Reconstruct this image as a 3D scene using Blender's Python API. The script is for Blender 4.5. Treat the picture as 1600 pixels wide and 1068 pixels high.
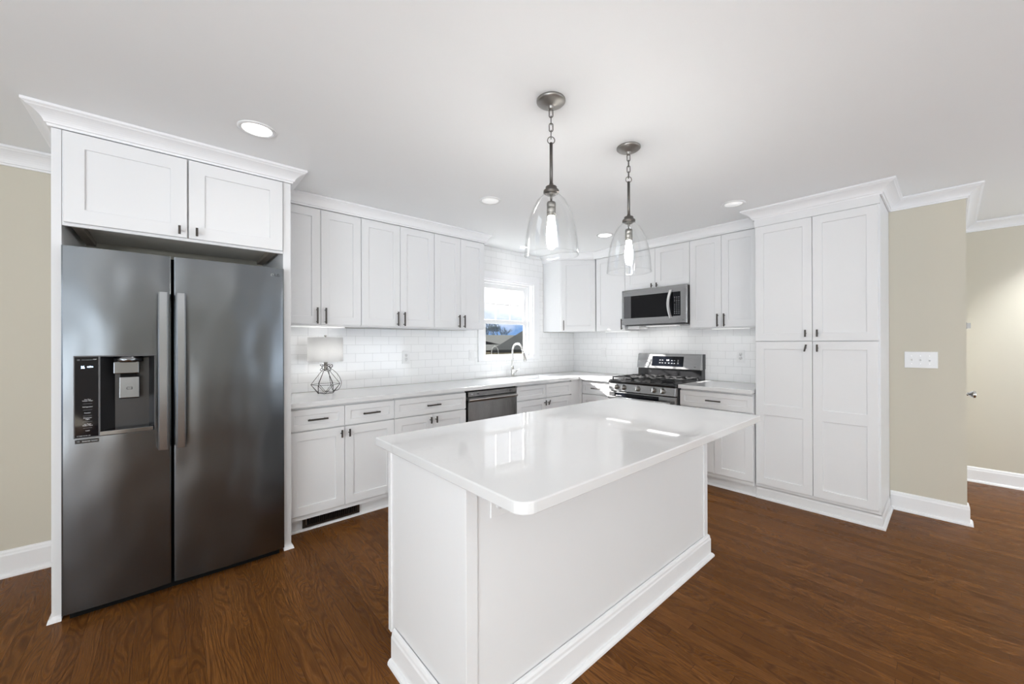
import bpy, bmesh, math, random
from mathutils import Vector, Matrix

for o in list(bpy.data.objects):
    bpy.data.objects.remove(o, do_unlink=True)
SC = bpy.context.scene
COL = SC.collection
PI = math.pi
random.seed(7)

# ------------------------------------------------------------------ camera
EYE = 1.3186
YAW, PITCH, ROLL = 0.7341, 0.0015, -0.0028
cam_d = bpy.data.cameras.new('camera')
cam_d.sensor_fit = 'HORIZONTAL'
cam_d.sensor_width = 36.0
cam_d.lens = 608.6 / 1600 * 36.0
cam_d.shift_x = -(811.7 - 800) / 1600
cam_d.shift_y = 0.0
cam_d.clip_start = 0.02
cam_d.clip_end = 500
cam = bpy.data.objects.new('camera', cam_d)
COL.objects.link(cam)
_f = Vector((math.sin(YAW) * math.cos(PITCH), math.cos(YAW) * math.cos(PITCH), math.sin(PITCH)))
_r = Vector((math.cos(YAW), -math.sin(YAW), 0))
_u = _r.cross(_f)
_c, _s = math.cos(ROLL), math.sin(ROLL)
_rr = _c * _r + _s * _u
_uu = -_s * _r + _c * _u
_m = Matrix((_rr, _uu, -_f)).transposed().to_4x4()
_m.translation = Vector((0, 0, EYE))
cam.matrix_world = _m
SC.camera = cam

# ------------------------------------------------------------------ colour management
SC.view_settings.view_transform = 'Standard'
SC.view_settings.look = 'None'
SC.view_settings.gamma = 1.0
SC.view_settings.use_curve_mapping = False
SC.view_settings.exposure = 0.5

# ------------------------------------------------------------------ node helper
def nd(nt, kind, ins=None, **props):
    n = nt.nodes.new(kind)
    for k, v in props.items():
        setattr(n, k, v)
    for k, v in (ins or {}).items():
        s = n.inputs[k]
        if isinstance(v, bpy.types.NodeSocket):
            nt.links.new(v, s)
        elif isinstance(v, bpy.types.Node):
            nt.links.new(v.outputs[0], s)
        else:
            s.default_value = v
    return n

def mth(nt, op, a, b=0.0, c=0.0):
    n = nt.nodes.new('ShaderNodeMath')
    n.operation = op
    for i, v in enumerate((a, b, c)):
        if isinstance(v, bpy.types.NodeSocket):
            nt.links.new(v, n.inputs[i])
        else:
            n.inputs[i].default_value = v
    return n.outputs[0]

def mixc(nt, f, a, b, mode='MIX'):
    n = nt.nodes.new('ShaderNodeMix')
    n.data_type = 'RGBA'
    n.blend_type = mode
    for s, v in ((n.inputs[0], f), (n.inputs[6], a), (n.inputs[7], b)):
        if isinstance(v, bpy.types.NodeSocket):
            nt.links.new(v, s)
        elif isinstance(v, (int, float)):
            s.default_value = v
        else:
            s.default_value = (*v[:3], 1)
    return n.outputs[2]

def ramp(nt, f, stops):
    n = nt.nodes.new('ShaderNodeValToRGB')
    nt.links.new(f, n.inputs[0])
    el = n.color_ramp.elements
    while len(el) < len(stops):
        el.new(0.5)
    for e, (p, c) in zip(el, stops):
        e.position = p
        e.color = (c, c, c, 1) if isinstance(c, (int, float)) else (*c, 1)
    return n.outputs[0]

# ------------------------------------------------------------------ world: bright broken cloud over a blue horizon band
W = bpy.data.worlds.new('sky')
SC.world = W
W.use_nodes = True
nt = W.node_tree
nt.nodes.clear()
tc = nd(nt, 'ShaderNodeTexCoord')
sep = nd(nt, 'ShaderNodeSeparateXYZ', {0: tc.outputs['Generated']})
elev = sep.outputs[2]
n1 = nd(nt, 'ShaderNodeTexNoise', {'Vector': nd(nt, 'ShaderNodeMapping', {'Vector': tc.outputs['Generated'], 'Scale': (1, 1, 2.2)}).outputs[0],
                                   'Scale': 11.0, 'Detail': 5.0, 'Roughness': 0.55})
lift = mth(nt, 'MULTIPLY_ADD', n1.outputs[0], 0.11, mth(nt, 'SUBTRACT', elev, 0.075))
cloud = ramp(nt, mth(nt, 'MULTIPLY', lift, 10.0), [(0.0, 0.0), (0.75, 1.0)])
skyc = mixc(nt, cloud, (0.15, 0.29, 0.56), (0.92, 0.95, 1.0))
bg = nd(nt, 'ShaderNodeBackground', {'Color': skyc, 'Strength': 1.0})
nd(nt, 'ShaderNodeOutputWorld', {'Surface': bg.outputs[0]})

# ------------------------------------------------------------------ sun through the sink window
sun_d = bpy.data.lights.new('sun', 'SUN')
sun_d.energy = 20.0
sun_d.angle = math.radians(0.6)
sun_d.color = (1.0, 0.975, 0.945)
sun = bpy.data.objects.new('sun', sun_d)
COL.objects.link(sun)
SUN_DIR = Vector((1.22, -2.05, -1.08)).normalized()
sun.rotation_euler = SUN_DIR.to_track_quat('-Z', 'Y').to_euler()
sun.location = (0, 8, 8)

# ------------------------------------------------------------------ added area lamps for daylight fill, behind the camera and above the sink
def area(name, loc, aim, sx, sy, power, col=(0.905, 0.968, 1.0)):
    d = bpy.data.lights.new(name, 'AREA')
    d.shape = 'RECTANGLE'
    d.size, d.size_y, d.energy, d.color = sx, sy, power, col
    o = bpy.data.objects.new(name, d)
    COL.objects.link(o)
    o.location = loc
    o.rotation_euler = (Vector(aim) - Vector(loc)).to_track_quat('-Z', 'Z').to_euler()
    return o

XL, YF, XH = -3.2, -3.8, 5.63          # left wall, wall behind camera, hall wall
YA, YT = 3.60, 3.57                    # painted back wall, tile face
XB, XT = 4.265, 4.25                   # painted right wall, tile face
CZ = 2.43                              # ceiling
WIN_LEFT = (-2.6, 1.2, 0.3, 2.15)      # opening in left wall: y0 y1 z0 z1
WIN_F1 = (2.3, 5.2, 0.1, 2.15)         # openings in the wall behind: x0 x1 z0 z1
WIN_F2 = (-2.9, -1.5, 0.3, 2.15)
area('left_window_fill', (XL - 0.05, -0.7, 1.0), (0, -0.7, 5.6), 3.7, 1.5, 135)  # added lamps at the unseen openings, tilted up to brighten the ceiling
area('patio_fill', (3.75, YF - 0.05, 0.95), (3.3, 0, 6.5), 2.8, 1.6, 50)
area('front_window_fill', (-2.2, YF - 0.05, 1.0), (-1.8, 0, 6.0), 1.35, 1.5, 48)
area('sink_window_fill', (3.4, 5.0, 3.6), (3.06, 3.6, 1.6), 2.4, 1.6, 640)  # added lamp outside, above the view, brightens the sink corner

# ------------------------------------------------------------------ materials
def principled(name, col=(0.8, 0.8, 0.8), rough=0.5, metal=0.0, spec=0.5, **k):
    m = bpy.data.materials.new(name)
    m.use_nodes = True
    b = m.node_tree.nodes['Principled BSDF']
    b.inputs['Base Color'].default_value = (*col, 1)
    b.inputs['Roughness'].default_value = rough
    b.inputs['Metallic'].default_value = metal
    b.inputs['Specular IOR Level'].default_value = spec
    for kk, v in k.items():
        b.inputs[kk.replace('_', ' ')].default_value = v
    return m

def noisy(m, amount=0.03, scale=6.0, bump=0.0, bscale=200.0):
    """break up a plain colour a little with procedural noise"""
    t = m.node_tree
    b = t.nodes['Principled BSDF']
    base = tuple(b.inputs['Base Color'].default_value[:3])
    g = nd(t, 'ShaderNodeNewGeometry')
    n = nd(t, 'ShaderNodeTexNoise', {'Vector': g.outputs['Position'], 'Scale': scale, 'Detail': 3.0})
    dark = tuple(c * (1 - amount) for c in base)
    t.links.new(mixc(t, n.outputs[0], dark, base), b.inputs['Base Color'])
    if bump:
        n2 = nd(t, 'ShaderNodeTexNoise', {'Vector': g.outputs['Position'], 'Scale': bscale, 'Detail': 2.0})
        bp = nd(t, 'ShaderNodeBump', {'Height': n2.outputs[0], 'Strength': bump, 'Distance': 0.001})
        t.links.new(bp.outputs[0], b.inputs['Normal'])
    return m

M = {}
M['white'] = noisy(principled('cabinet_paint', (0.82, 0.82, 0.825), 0.38, spec=0.4), 0.015, 3)
M['trim'] = noisy(principled('trim_paint', (0.89, 0.89, 0.9), 0.4, spec=0.4), 0.01, 3)
M['ceil'] = noisy(principled('ceiling_paint', (0.94, 0.95, 0.955), 0.8, spec=0.2), 0.015, 1.5, 0.05, 120)
M['beige'] = noisy(principled('beige_wall_paint', (0.64, 0.60, 0.505), 0.7, spec=0.25), 0.02, 2, 0.05, 150)
M['raw'] = noisy(principled('unpainted_cabinet_board', (0.80, 0.77, 0.70), 0.7, spec=0.2), 0.12, 25)
M['rawdark'] = noisy(principled('rough_wood_cleat', (0.36, 0.31, 0.26), 0.8, spec=0.2), 0.3, 40)
M['bronze'] = noisy(principled('dark_bronze_metal', (0.085, 0.075, 0.068), 0.42, 0.7), 0.1, 40)
M['pewter'] = noisy(principled('brushed_pewter', (0.36, 0.345, 0.325), 0.44, 1.0), 0.12, 60)
M['darkpewter'] = noisy(principled('dark_pewter', (0.17, 0.16, 0.15), 0.42, 1.0), 0.1, 60)
M['socket'] = noisy(principled('socket_metal', (0.20, 0.195, 0.185), 0.4, 1.0), 0.2, 80)
M['nickel'] = noisy(principled('satin_nickel', (0.62, 0.61, 0.59), 0.25, 1.0), 0.05, 60)
M['black'] = noisy(principled('black_enamel', (0.012, 0.012, 0.013), 0.25), 0.1, 20)
M['iron'] = noisy(principled('cast_iron', (0.016, 0.016, 0.017), 0.55), 0.2, 60)
M['gap'] = principled('dark_gap', (0.006, 0.006, 0.006), 0.8, spec=0.1)
M['bglass'] = principled('black_glass', (0.004, 0.005, 0.008), 0.04, spec=0.3)
M['mwglass'] = principled('oven_window_glass', (0.010, 0.010, 0.011), 0.06, spec=0.15)
M['plastic'] = noisy(principled('white_plastic', (0.84, 0.84, 0.84), 0.3), 0.01, 10)
M['slot'] = principled('socket_slot', (0.05, 0.05, 0.05), 0.6)
M['ink'] = principled('pale_print', (0.75, 0.76, 0.78), 0.5)
M['inkdim'] = principled('grey_print', (0.32, 0.33, 0.34), 0.5)
M['inkdark'] = principled('dark_print', (0.05, 0.05, 0.055), 0.5)
M['chrome'] = principled('polished_metal', (0.72, 0.72, 0.72), 0.12, 1.0)
M['greyplastic'] = noisy(principled('grey_plastic', (0.10, 0.10, 0.105), 0.35), 0.05, 30)
M['fridgecase'] = noisy(principled('light_grey_appliance_case', (0.55, 0.55, 0.55), 0.5), 0.05, 30)
M['register'] = noisy(principled('brown_register_metal', (0.045, 0.032, 0.024), 0.45, 0.5), 0.2, 40)
M['wire'] = principled('dark_wire', (0.035, 0.028, 0.024), 0.45, 0.6)
def mat_shade():
    m = bpy.data.materials.new('white_lamp_linen')
    m.use_nodes = True
    t = m.node_tree
    t.nodes.clear()
    co = nd(t, 'ShaderNodeTexCoord')
    n = nd(t, 'ShaderNodeTexNoise', {'Vector': co.outputs['Object'], 'Scale': 120.0, 'Detail': 2.0})
    c = mixc(t, n.outputs[0], (0.86, 0.86, 0.86), (0.90, 0.90, 0.895))
    df = nd(t, 'ShaderNodeBsdfDiffuse', {'Color': c})
    tl = nd(t, 'ShaderNodeBsdfTranslucent', {'Color': c})
    mx = nd(t, 'ShaderNodeMixShader', {0: 0.45, 1: df.outputs[0], 2: tl.outputs[0]})
    nd(t, 'ShaderNodeOutputMaterial', {'Surface': mx.outputs[0]})
    return m
M['shadefabric'] = mat_shade()

def emis(name, col, s):
    m = principled(name, col, 0.4)
    b = m.node_tree.nodes['Principled BSDF']
    b.inputs['Emission Color'].default_value = (*col, 1)
    b.inputs['Emission Strength'].default_value = s
    return m
M['lit'] = emis('lit_lamp_lens', (1.0, 0.985, 0.96), 3.0)
M['bulb'] = emis('glowing_bulb', (1.0, 0.97, 0.92), 7.0)
M['lampbulb'] = emis('glowing_lamp_bulb', (1.0, 0.97, 0.93), 13.0)
M['hotbulb'] = emis('glowing_pendant_bulb', (1.0, 0.97, 0.93), 100.0)
M['led'] = emis('blue_display', (0.55, 0.78, 1.0), 2.2)
M['dimglow'] = emis('frosted_lens_dim', (0.95, 0.95, 0.94), 0.25)  # weak emission makes the pale lens stand out from the ceiling

def steel(name, base, rough, axis=0, streak=0.02, tint=(1, 1, 1), warp=0.25):
    """brushed stainless: fine streaks along one axis, soft large dents"""
    m = principled(name, (base,) * 3, rough, 1.0)
    cool = Vector(tint)
    t = m.node_tree
    b = t.nodes['Principled BSDF']
    co = nd(t, 'ShaderNodeTexCoord')
    sc = [900.0, 900.0, 900.0]
    sc[axis] = 6.0
    mp = nd(t, 'ShaderNodeMapping', {'Vector': co.outputs['Object'], 'Scale': sc})
    n = nd(t, 'ShaderNodeTexNoise', {'Vector': mp.outputs[0], 'Scale': 1.0, 'Detail': 2.0})
    c = mixc(t, n.outputs[0], tuple(cool * base * (1 - streak)), tuple(cool * base * (1 + streak)))
    t.links.new(c, b.inputs['Base Color'])
    r = mth(t, 'MULTIPLY_ADD', n.outputs[0], 0.03, rough - 0.015)
    t.links.new(r, b.inputs['Roughness'])
    n2 = nd(t, 'ShaderNodeTexNoise', {'Vector': nd(t, 'ShaderNodeMapping', {'Vector': co.outputs['Object'], 'Scale': (1, 1, 0.5)}).outputs[0], 'Scale': 4.5, 'Detail': 1.0})
    bp = nd(t, 'ShaderNodeBump', {'Height': n2.outputs[0], 'Strength': warp, 'Distance': 0.03})
    t.links.new(bp.outputs[0], b.inputs['Normal'])
    return m
M['fridge'] = steel('dark_stainless', 0.168, 0.26, tint=(0.93, 1.0, 1.07), warp=0.45)
M['steel'] = steel('stainless', 0.38, 0.27)
M['bright'] = noisy(principled('satin_steel', (0.62, 0.62, 0.62), 0.42, 1.0), 0.04, 40)
M['steel_d'] = steel('dispenser_steel', 0.22, 0.22, streak=0.01, tint=(0.97, 1.0, 1.03))
M['steel_lo'] = steel('dishwasher_stainless', 0.30, 0.27, axis=2)

def thin_glass(name, tint=(1, 1, 1), rough=0.0, ior=0.5, extra=0.02, thru=1.0):
    m = bpy.data.materials.new(name)
    m.use_nodes = True
    t = m.node_tree
    t.nodes.clear()
    lw = nd(t, 'ShaderNodeLayerWeight', {'Blend': 0.5})
    fac = mth(t, 'MULTIPLY_ADD', mth(t, 'POWER', lw.outputs['Facing'], 4.0), ior, extra)
    edge = mixc(t, mth(t, 'POWER', lw.outputs['Facing'], 5.0), tint, tuple(c * thru for c in tint))
    tr = nd(t, 'ShaderNodeBsdfTransparent', {'Color': edge})
    gl = nd(t, 'ShaderNodeBsdfGlossy', {'Color': (1, 1, 1, 1), 'Roughness': rough})
    mx = nd(t, 'ShaderNodeMixShader', {0: fac, 1: tr.outputs[0], 2: gl.outputs[0]})
    nd(t, 'ShaderNodeOutputMaterial', {'Surface': mx.outputs[0]})
    return m
M['pane'] = thin_glass('window_pane')
M['pglass'] = thin_glass('clear_blown_glass', (0.99, 0.992, 0.992), 0.02, 0.5, 0.03, 0.78)

def mat_tile(name, axis):
    m = principled(name, (0.84, 0.84, 0.84), 0.09, spec=0.5)
    t = m.node_tree
    b = t.nodes['Principled BSDF']
    g = nd(t, 'ShaderNodeNewGeometry')
    s = nd(t, 'ShaderNodeSeparateXYZ', {0: g.outputs['Position']})
    u = mth(t, 'SUBTRACT', s.outputs[0 if axis == 'x' else 1], 0.018)
    v = mth(t, 'SUBTRACT', s.outputs[2], 0.915)
    cb = nd(t, 'ShaderNodeCombineXYZ', {0: u, 1: v, 2: 0.0})
    br = nd(t, 'ShaderNodeTexBrick', {'Vector': cb.outputs[0], 'Color1': (0.92, 0.92, 0.92, 1), 'Color2': (0.90, 0.90, 0.90, 1),
            'Mortar': (0.68, 0.68, 0.675, 1), 'Scale': 1.0, 'Mortar Size': 0.0013, 'Mortar Smooth': 0.15, 'Bias': 0.0,
            'Brick Width': 0.1535, 'Row Height': 0.0775})
    br.offset = 0.5
    t.links.new(br.outputs['Color'], b.inputs['Base Color'])
    nn = nd(t, 'ShaderNodeTexNoise', {'Vector': g.outputs['Position'], 'Scale': 9.0, 'Detail': 1.0})
    h = mth(t, 'MULTIPLY_ADD', nn.outputs[0], 0.25, mth(t, 'MULTIPLY', br.outputs['Fac'], -1.0))
    bp = nd(t, 'ShaderNodeBump', {'Height': h, 'Strength': 0.35, 'Distance': 0.002})
    t.links.new(bp.outputs[0], b.inputs['Normal'])
    return m
M['tile_x'] = mat_tile('white_subway_tile_back', 'x')
M['tile_y'] = mat_tile('white_subway_tile_side', 'y')

def mat_quartz():
    m = principled('white_quartz', (0.86, 0.86, 0.86), 0.035, spec=0.9)
    t = m.node_tree
    b = t.nodes['Principled BSDF']
    g = nd(t, 'ShaderNodeNewGeometry')
    w = nd(t, 'ShaderNodeTexNoise', {'Vector': g.outputs['Position'], 'Scale': 2.2, 'Detail': 4.0, 'Distortion': 0.6})
    w2 = nd(t, 'ShaderNodeTexNoise', {'Vector': g.outputs['Position'], 'Scale': 2.6, 'Detail': 6.0, 'Roughness': 0.6, 'Distortion': 1.4})
    vein = ramp(t, mth(t, 'ABSOLUTE', mth(t, 'SUBTRACT', w2.outputs[0], 0.5)), [(0.0, 1.0), (0.022, 0.0)])
    vein = mth(t, 'MULTIPLY', vein, ramp(t, w.outputs[0], [(0.5, 0.0), (0.7, 0.45)]))
    c = mixc(t, w.outputs[0], (0.76, 0.76, 0.76), (0.80, 0.80, 0.80))
    t.links.new(mixc(t, vein, c, (0.66, 0.655, 0.65)), b.inputs['Base Color'])
    return m
M['quartz'] = mat_quartz()

def mat_floor():
    m = principled('brown_oak_boards', (0.12, 0.055, 0.025), 0.40, spec=0.06)
    t = m.node_tree
    b = t.nodes['Principled BSDF']
    g = nd(t, 'ShaderNodeNewGeometry')
    s = nd(t, 'ShaderNodeSeparateXYZ', {0: g.outputs['Position']})
    x, y = s.outputs[0], s.outputs[1]
    PW = 0.0572
    xr = mth(t, 'DIVIDE', x, PW)
    row = mth(t, 'FLOOR', xr)
    fx = mth(t, 'FRACT', xr)
    rn = nd(t, 'ShaderNodeTexWhiteNoise', {'W': row}, noise_dimensions='1D').outputs[0]
    ln = mth(t, 'MULTIPLY_ADD', rn, 0.5, 0.75)
    ty = mth(t, 'ADD', mth(t, 'DIVIDE', y, ln), mth(t, 'MULTIPLY', rn, 17.0))
    pid = mth(t, 'FLOOR', ty)
    fy = mth(t, 'FRACT', ty)
    idv = nd(t, 'ShaderNodeCombineXYZ', {0: row, 1: pid, 2: 0.0})
    wn = nd(t, 'ShaderNodeTexWhiteNoise', {'Vector': idv.outputs[0]}, noise_dimensions='2D')
    v = wn.outputs[0]
    off = mth(t, 'MULTIPLY', v, 40.0)
    # cathedral grain
    gv = nd(t, 'ShaderNodeCombineXYZ', {0: mth(t, 'ADD', x, off), 1: mth(t, 'MULTIPLY', y, 0.16), 2: off})
    warp = nd(t, 'ShaderNodeTexNoise', {'Vector': gv.outputs[0], 'Scale': 7.0, 'Detail': 1.5})
    ph = mth(t, 'MULTIPLY_ADD', warp.outputs[0], 165.0, mth(t, 'MULTIPLY', x, 300.0))
    rings = mth(t, 'MULTIPLY_ADD', mth(t, 'SINE', ph), 0.5, 0.5)
    rings = mth(t, 'POWER', rings, 2.2)
    # pores
    pv = nd(t, 'ShaderNodeCombineXYZ', {0: mth(t, 'MULTIPLY', x, 420.0), 1: mth(t, 'MULTIPLY', y, 14.0), 2: off})
    pores = nd(t, 'ShaderNodeTexNoise', {'Vector': pv.outputs[0], 'Scale': 1.0, 'Detail': 2.0})
    pr = ramp(t, pores.outputs[0], [(0.35, 0.0), (0.6, 1.0)])
    base = mixc(t, v, (0.155, 0.060, 0.0140), (0.245, 0.100, 0.027))
    c = mixc(t, mth(t, 'MULTIPLY', rings, 0.50), base, (0.055, 0.019, 0.006))
    c = mixc(t, mth(t, 'MULTIPLY', mth(t, 'SUBTRACT', 1.0, pr), 0.42), c, (0.060, 0.021, 0.007))
    # seams between boards
    ex = mth(t, 'MINIMUM', fx, mth(t, 'SUBTRACT', 1.0, fx))
    ex = mth(t, 'MULTIPLY', ex, PW)
    ey = mth(t, 'MULTIPLY', mth(t, 'MINIMUM', fy, mth(t, 'SUBTRACT', 1.0, fy)), ln)
    e = mth(t, 'MINIMUM', ex, ey)
    seam = ramp(t, mth(t, 'MULTIPLY', e, 100.0), [(0.0, 1.0), (0.13, 0.0)])
    c = mixc(t, mth(t, 'MULTIPLY', seam, 0.8), c, (0.02, 0.008, 0.004))
    t.links.new(c, b.inputs['Base Color'])
    t.links.new(mth(t, 'MULTIPLY_ADD', rings, 0.10, 0.27), b.inputs['Roughness'])
    h = mth(t, 'SUBTRACT', mth(t, 'MULTIPLY', rings, -0.2), seam)
    bp = nd(t, 'ShaderNodeBump', {'Height': h, 'Strength': 0.25, 'Distance': 0.001})
    t.links.new(bp.outputs[0], b.inputs['Normal'])
    return m
M['floor'] = mat_floor()
M['grass'] = noisy(principled('winter_lawn', (0.032, 0.026, 0.010), 0.9, spec=0.1), 0.35, 3)
M['shingle'] = noisy(principled('grey_roof_shingles', (0.10, 0.104, 0.098), 0.85, spec=0.1), 0.25, 5)
M['siding'] = noisy(principled('tan_siding', (0.11, 0.095, 0.08), 0.8, spec=0.1), 0.08, 2)
M['darkroof'] = noisy(principled('dark_shed_roof', (0.012, 0.012, 0.014), 0.8, spec=0.1), 0.2, 4)
M['bark'] = noisy(principled('bare_branches', (0.11, 0.14, 0.16), 0.9, spec=0.1), 0.3, 6)
M['whitepipe'] = principled('white_pipe', (0.45, 0.45, 0.44), 0.5)

# ------------------------------------------------------------------ mesh builder
class MB:
    def __init__(s):
        s.v, s.f, s.sm = [], [], []
    def add(s, vs, fs, smooth=False):
        b = len(s.v)
        s.v += [tuple(p) for p in vs]
        s.f += [tuple(i + b for i in f) for f in fs]
        s.sm += [smooth] * len(fs)
        return s
    def box(s, x0, x1, y0, y1, z0, z1):
        v = [(x0, y0, z0), (x1, y0, z0), (x1, y1, z0), (x0, y1, z0), (x0, y0, z1), (x1, y0, z1), (x1, y1, z1), (x0, y1, z1)]
        return s.add(v, [(3, 2, 1, 0), (4, 5, 6, 7), (0, 1, 5, 4), (1, 2, 6, 5), (2, 3, 7, 6), (3, 0, 4, 7)])
    def prism(s, poly, a0, a1, axis='z'):
        n = len(poly)
        def P(u, v, w):
            return {'z': (u, v, w), 'y': (u, w, v), 'x': (w, u, v)}[axis]
        v = [P(u, w, a0) for u, w in poly] + [P(u, w, a1) for u, w in poly]
        f = [tuple(range(n))[::-1], tuple(range(n, 2 * n))] + [(i, (i + 1) % n, n + (i + 1) % n, n + i) for i in range(n)]
        return s.add(v, f)
    def lathe(s, prof, c=(0, 0, 0), axis='z', seg=32, smooth=True):
        """profile of (radius, height); closed on the axis where radius is 0"""
        v, f, rings = [], [], []
        for r, h in prof:
            if r < 1e-6:
                rings.append([len(v)]); v.append((0, 0, h))
            else:
                rings.append(list(range(len(v), len(v) + seg)))
                v += [(r * math.cos(2 * PI * i / seg), r * math.sin(2 * PI * i / seg), h) for i in range(seg)]
        for a, b in zip(rings, rings[1:]):
            if len(a) == 1 and len(b) == 1:
                continue
            for i in range(seg):
                j = (i + 1) % seg
                if len(a) == 1:
                    f.append((a[0], b[j], b[i]))
                elif len(b) == 1:
                    f.append((a[i], a[j], b[0]))
                else:
                    f.append((a[i], a[j], b[j], b[i]))
        def P(p):
            x, y, z = p
            q = {'z': (x, y, z), 'y': (x, z, -y), '-y': (x, -z, y), 'x': (z, x, y), '-x': (-z, -x, y)}[axis]
            return (q[0] + c[0], q[1] + c[1], q[2] + c[2])
        return s.add([P(p) for p in v], f, smooth)
    def cyl(s, c, r, h, axis='z', seg=24, smooth=True):
        return s.lathe([(0, 0), (r, 0), (r, h), (0, h)], c, axis, seg, smooth)
    def tube(s, pts, r, seg=10, closed=False, smooth=True):
        pts = [Vector(p) for p in pts]
        n = len(pts)
        rr = r if isinstance(r, (list, tuple)) else [r] * n
        tans = []
        for i in range(n):
            a = pts[(i - 1) % n] if (closed or i > 0) else pts[i]
            b = pts[(i + 1) % n] if (closed or i < n - 1) else pts[i]
            tans.append((b - a).normalized())
        t0 = tans[0]
        nrm = t0.orthogonal().normalized()
        v, f = [], []
        for i in range(n):
            tt = tans[i]
            nrm = (nrm - tt * nrm.dot(tt))
            nrm = nrm.normalized() if nrm.length > 1e-6 else tt.orthogonal().normalized()
            bn = tt.cross(nrm)
            for k in range(seg):
                a = 2 * PI * k / seg
                v.append(pts[i] + rr[i] * (math.cos(a) * nrm + math.sin(a) * bn))
        m = n if closed else n - 1
        for i in range(m):
            for k in range(seg):
                a, b = i * seg, ((i + 1) % n) * seg
                f.append((a + k, a + (k + 1) % seg, b + (k + 1) % seg, b + k))
        if not closed:
            f.append(tuple(range(seg))[::-1])
            f.append(tuple(range((n - 1) * seg, n * seg)))
        return s.add(v, f, smooth)
    def sweep(s, prof, path, closed=False):
        """profile of (out, z) swept along a plan path; out is to the right of travel, corners mitred"""
        n, k = len(path), len(prof)
        pts = [Vector((p[0], p[1])) for p in path]
        v, f = [], []
        for i in range(n):
            dirs = []
            if i > 0 or closed:
                dirs.append((pts[i] - pts[i - 1]).normalized())
            if i < n - 1 or closed:
                dirs.append((pts[(i + 1) % n] - pts[i]).normalized())
            ns = [Vector((d.y, -d.x)) for d in dirs]
            if len(ns) == 2:
                b = (ns[0] + ns[1])
                b = b / max(1e-6, b.dot(ns[0]))
            else:
                b = ns[0]
            for o, z in prof:
                v.append((pts[i].x + b.x * o, pts[i].y + b.y * o, z))
        for i in range(n if closed else n - 1):
            a, b = i * k, ((i + 1) % n) * k
            for j in range(k):
                f.append((a + j, a + (j + 1) % k, b + (j + 1) % k, b + j))
        if not closed:
            f.append(tuple(range(k)))
            f.append(tuple(range((n - 1) * k, n * k))[::-1])
        return s.add(v, f)
    def grid(s, us, vs, w0, w1, fill, plane='xz'):
        """slab made of grid cells, only cells where fill(i,j); plane gives which axes us, vs run along"""
        nu, nv = len(us), len(vs)
        def P(u, v, w):
            return {'xz': (u, w, v), 'xy': (u, v, w), 'yz': (w, u, v)}[plane]
        idx = {}
        vv, ff = [], []
        def vid(i, j, k):
            if (i, j, k) not in idx:
                idx[(i, j, k)] = len(vv)
                vv.append(P(us[i], vs[j], (w0, w1)[k]))
            return idx[(i, j, k)]
        F = lambda i, j: 0 <= i < nu - 1 and 0 <= j < nv - 1 and fill(i, j)
        for i in range(nu - 1):
            for j in range(nv - 1):
                if not F(i, j):
                    continue
                for k in (0, 1):
                    ff.append(tuple(vid(a, b, k) for a, b in ((i, j), (i + 1, j), (i + 1, j + 1), (i, j + 1))))
                for (di, dj, a, b) in ((-1, 0, (i, j), (i, j + 1)), (1, 0, (i + 1, j), (i + 1, j + 1)), (0, -1, (i, j), (i + 1, j)), (0, 1, (i, j + 1), (i + 1, j + 1))):
                    if not F(i + di, j + dj):
                        ff.append((vid(*a, 0), vid(*b, 0), vid(*b, 1), vid(*a, 1)))
        return s.add(vv, ff)
    def build(s, name, mat, parent=None, bevel=0.0, seg=2, loc=None):
        me = bpy.data.meshes.new(name)
        me.from_pydata(s.v, [], s.f)
        me.polygons.foreach_set('use_smooth', s.sm)
        bm = bmesh.new()
        bm.from_mesh(me)
        bmesh.ops.recalc_face_normals(bm, faces=bm.faces)
        bm.to_mesh(me)
        bm.free()
        me.materials.append(mat)
        o = bpy.data.objects.new(name, me)
        COL.objects.link(o)
        if parent is not None:
            o.parent = parent
        if loc:
            o.location = loc
        if bevel:
            md = o.modifiers.new('bevel', 'BEVEL')
            md.width, md.segments, md.limit_method, md.angle_limit = bevel, seg, 'ANGLE', math.radians(40)
            md.harden_normals = False
        return o

def box(name, mat, parent, x0, x1, y0, y1, z0, z1, bevel=0.0):
    return MB().box(x0, x1, y0, y1, z0, z1).build(name, mat, parent, bevel)

def tag(o, label=None, cat=None, group=None, kind=None):
    if label: o['label'] = label
    if cat: o['category'] = cat
    if group: o['group'] = group
    if kind: o['kind'] = kind
    return o

def thing(name, label, cat, loc=(0, 0, 0), rz=0.0, group=None, kind=None):
    o = bpy.data.objects.new(name, None)
    o.empty_display_size = 0.05
    COL.objects.link(o)
    o.location = loc
    o.rotation_euler = (0, 0, rz)
    return tag(o, label, cat, group, kind)

def struct(o):
    o['kind'] = 'structure'
    return o

def text(name, body, mat, parent, loc, size, rot=(PI / 2, 0, 0), align='CENTER', extrude=0.0002, bold=0.0):
    cu = bpy.data.curves.new(name, 'FONT')
    cu.body, cu.size, cu.align_x, cu.align_y, cu.extrude, cu.offset = body, size, align, 'CENTER', extrude, bold
    tmp = bpy.data.objects.new(name + '_curve', cu)
    COL.objects.link(tmp)
    dg = bpy.context.evaluated_depsgraph_get()
    dg.update()
    me = bpy.data.meshes.new_from_object(tmp.evaluated_get(dg))
    bpy.data.objects.remove(tmp, do_unlink=True)
    me.materials.clear()
    me.materials.append(mat)
    me.name = name
    o = bpy.data.objects.new(name, me)
    COL.objects.link(o)
    o.parent = parent
    o.location, o.rotation_euler = loc, rot
    return o

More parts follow.
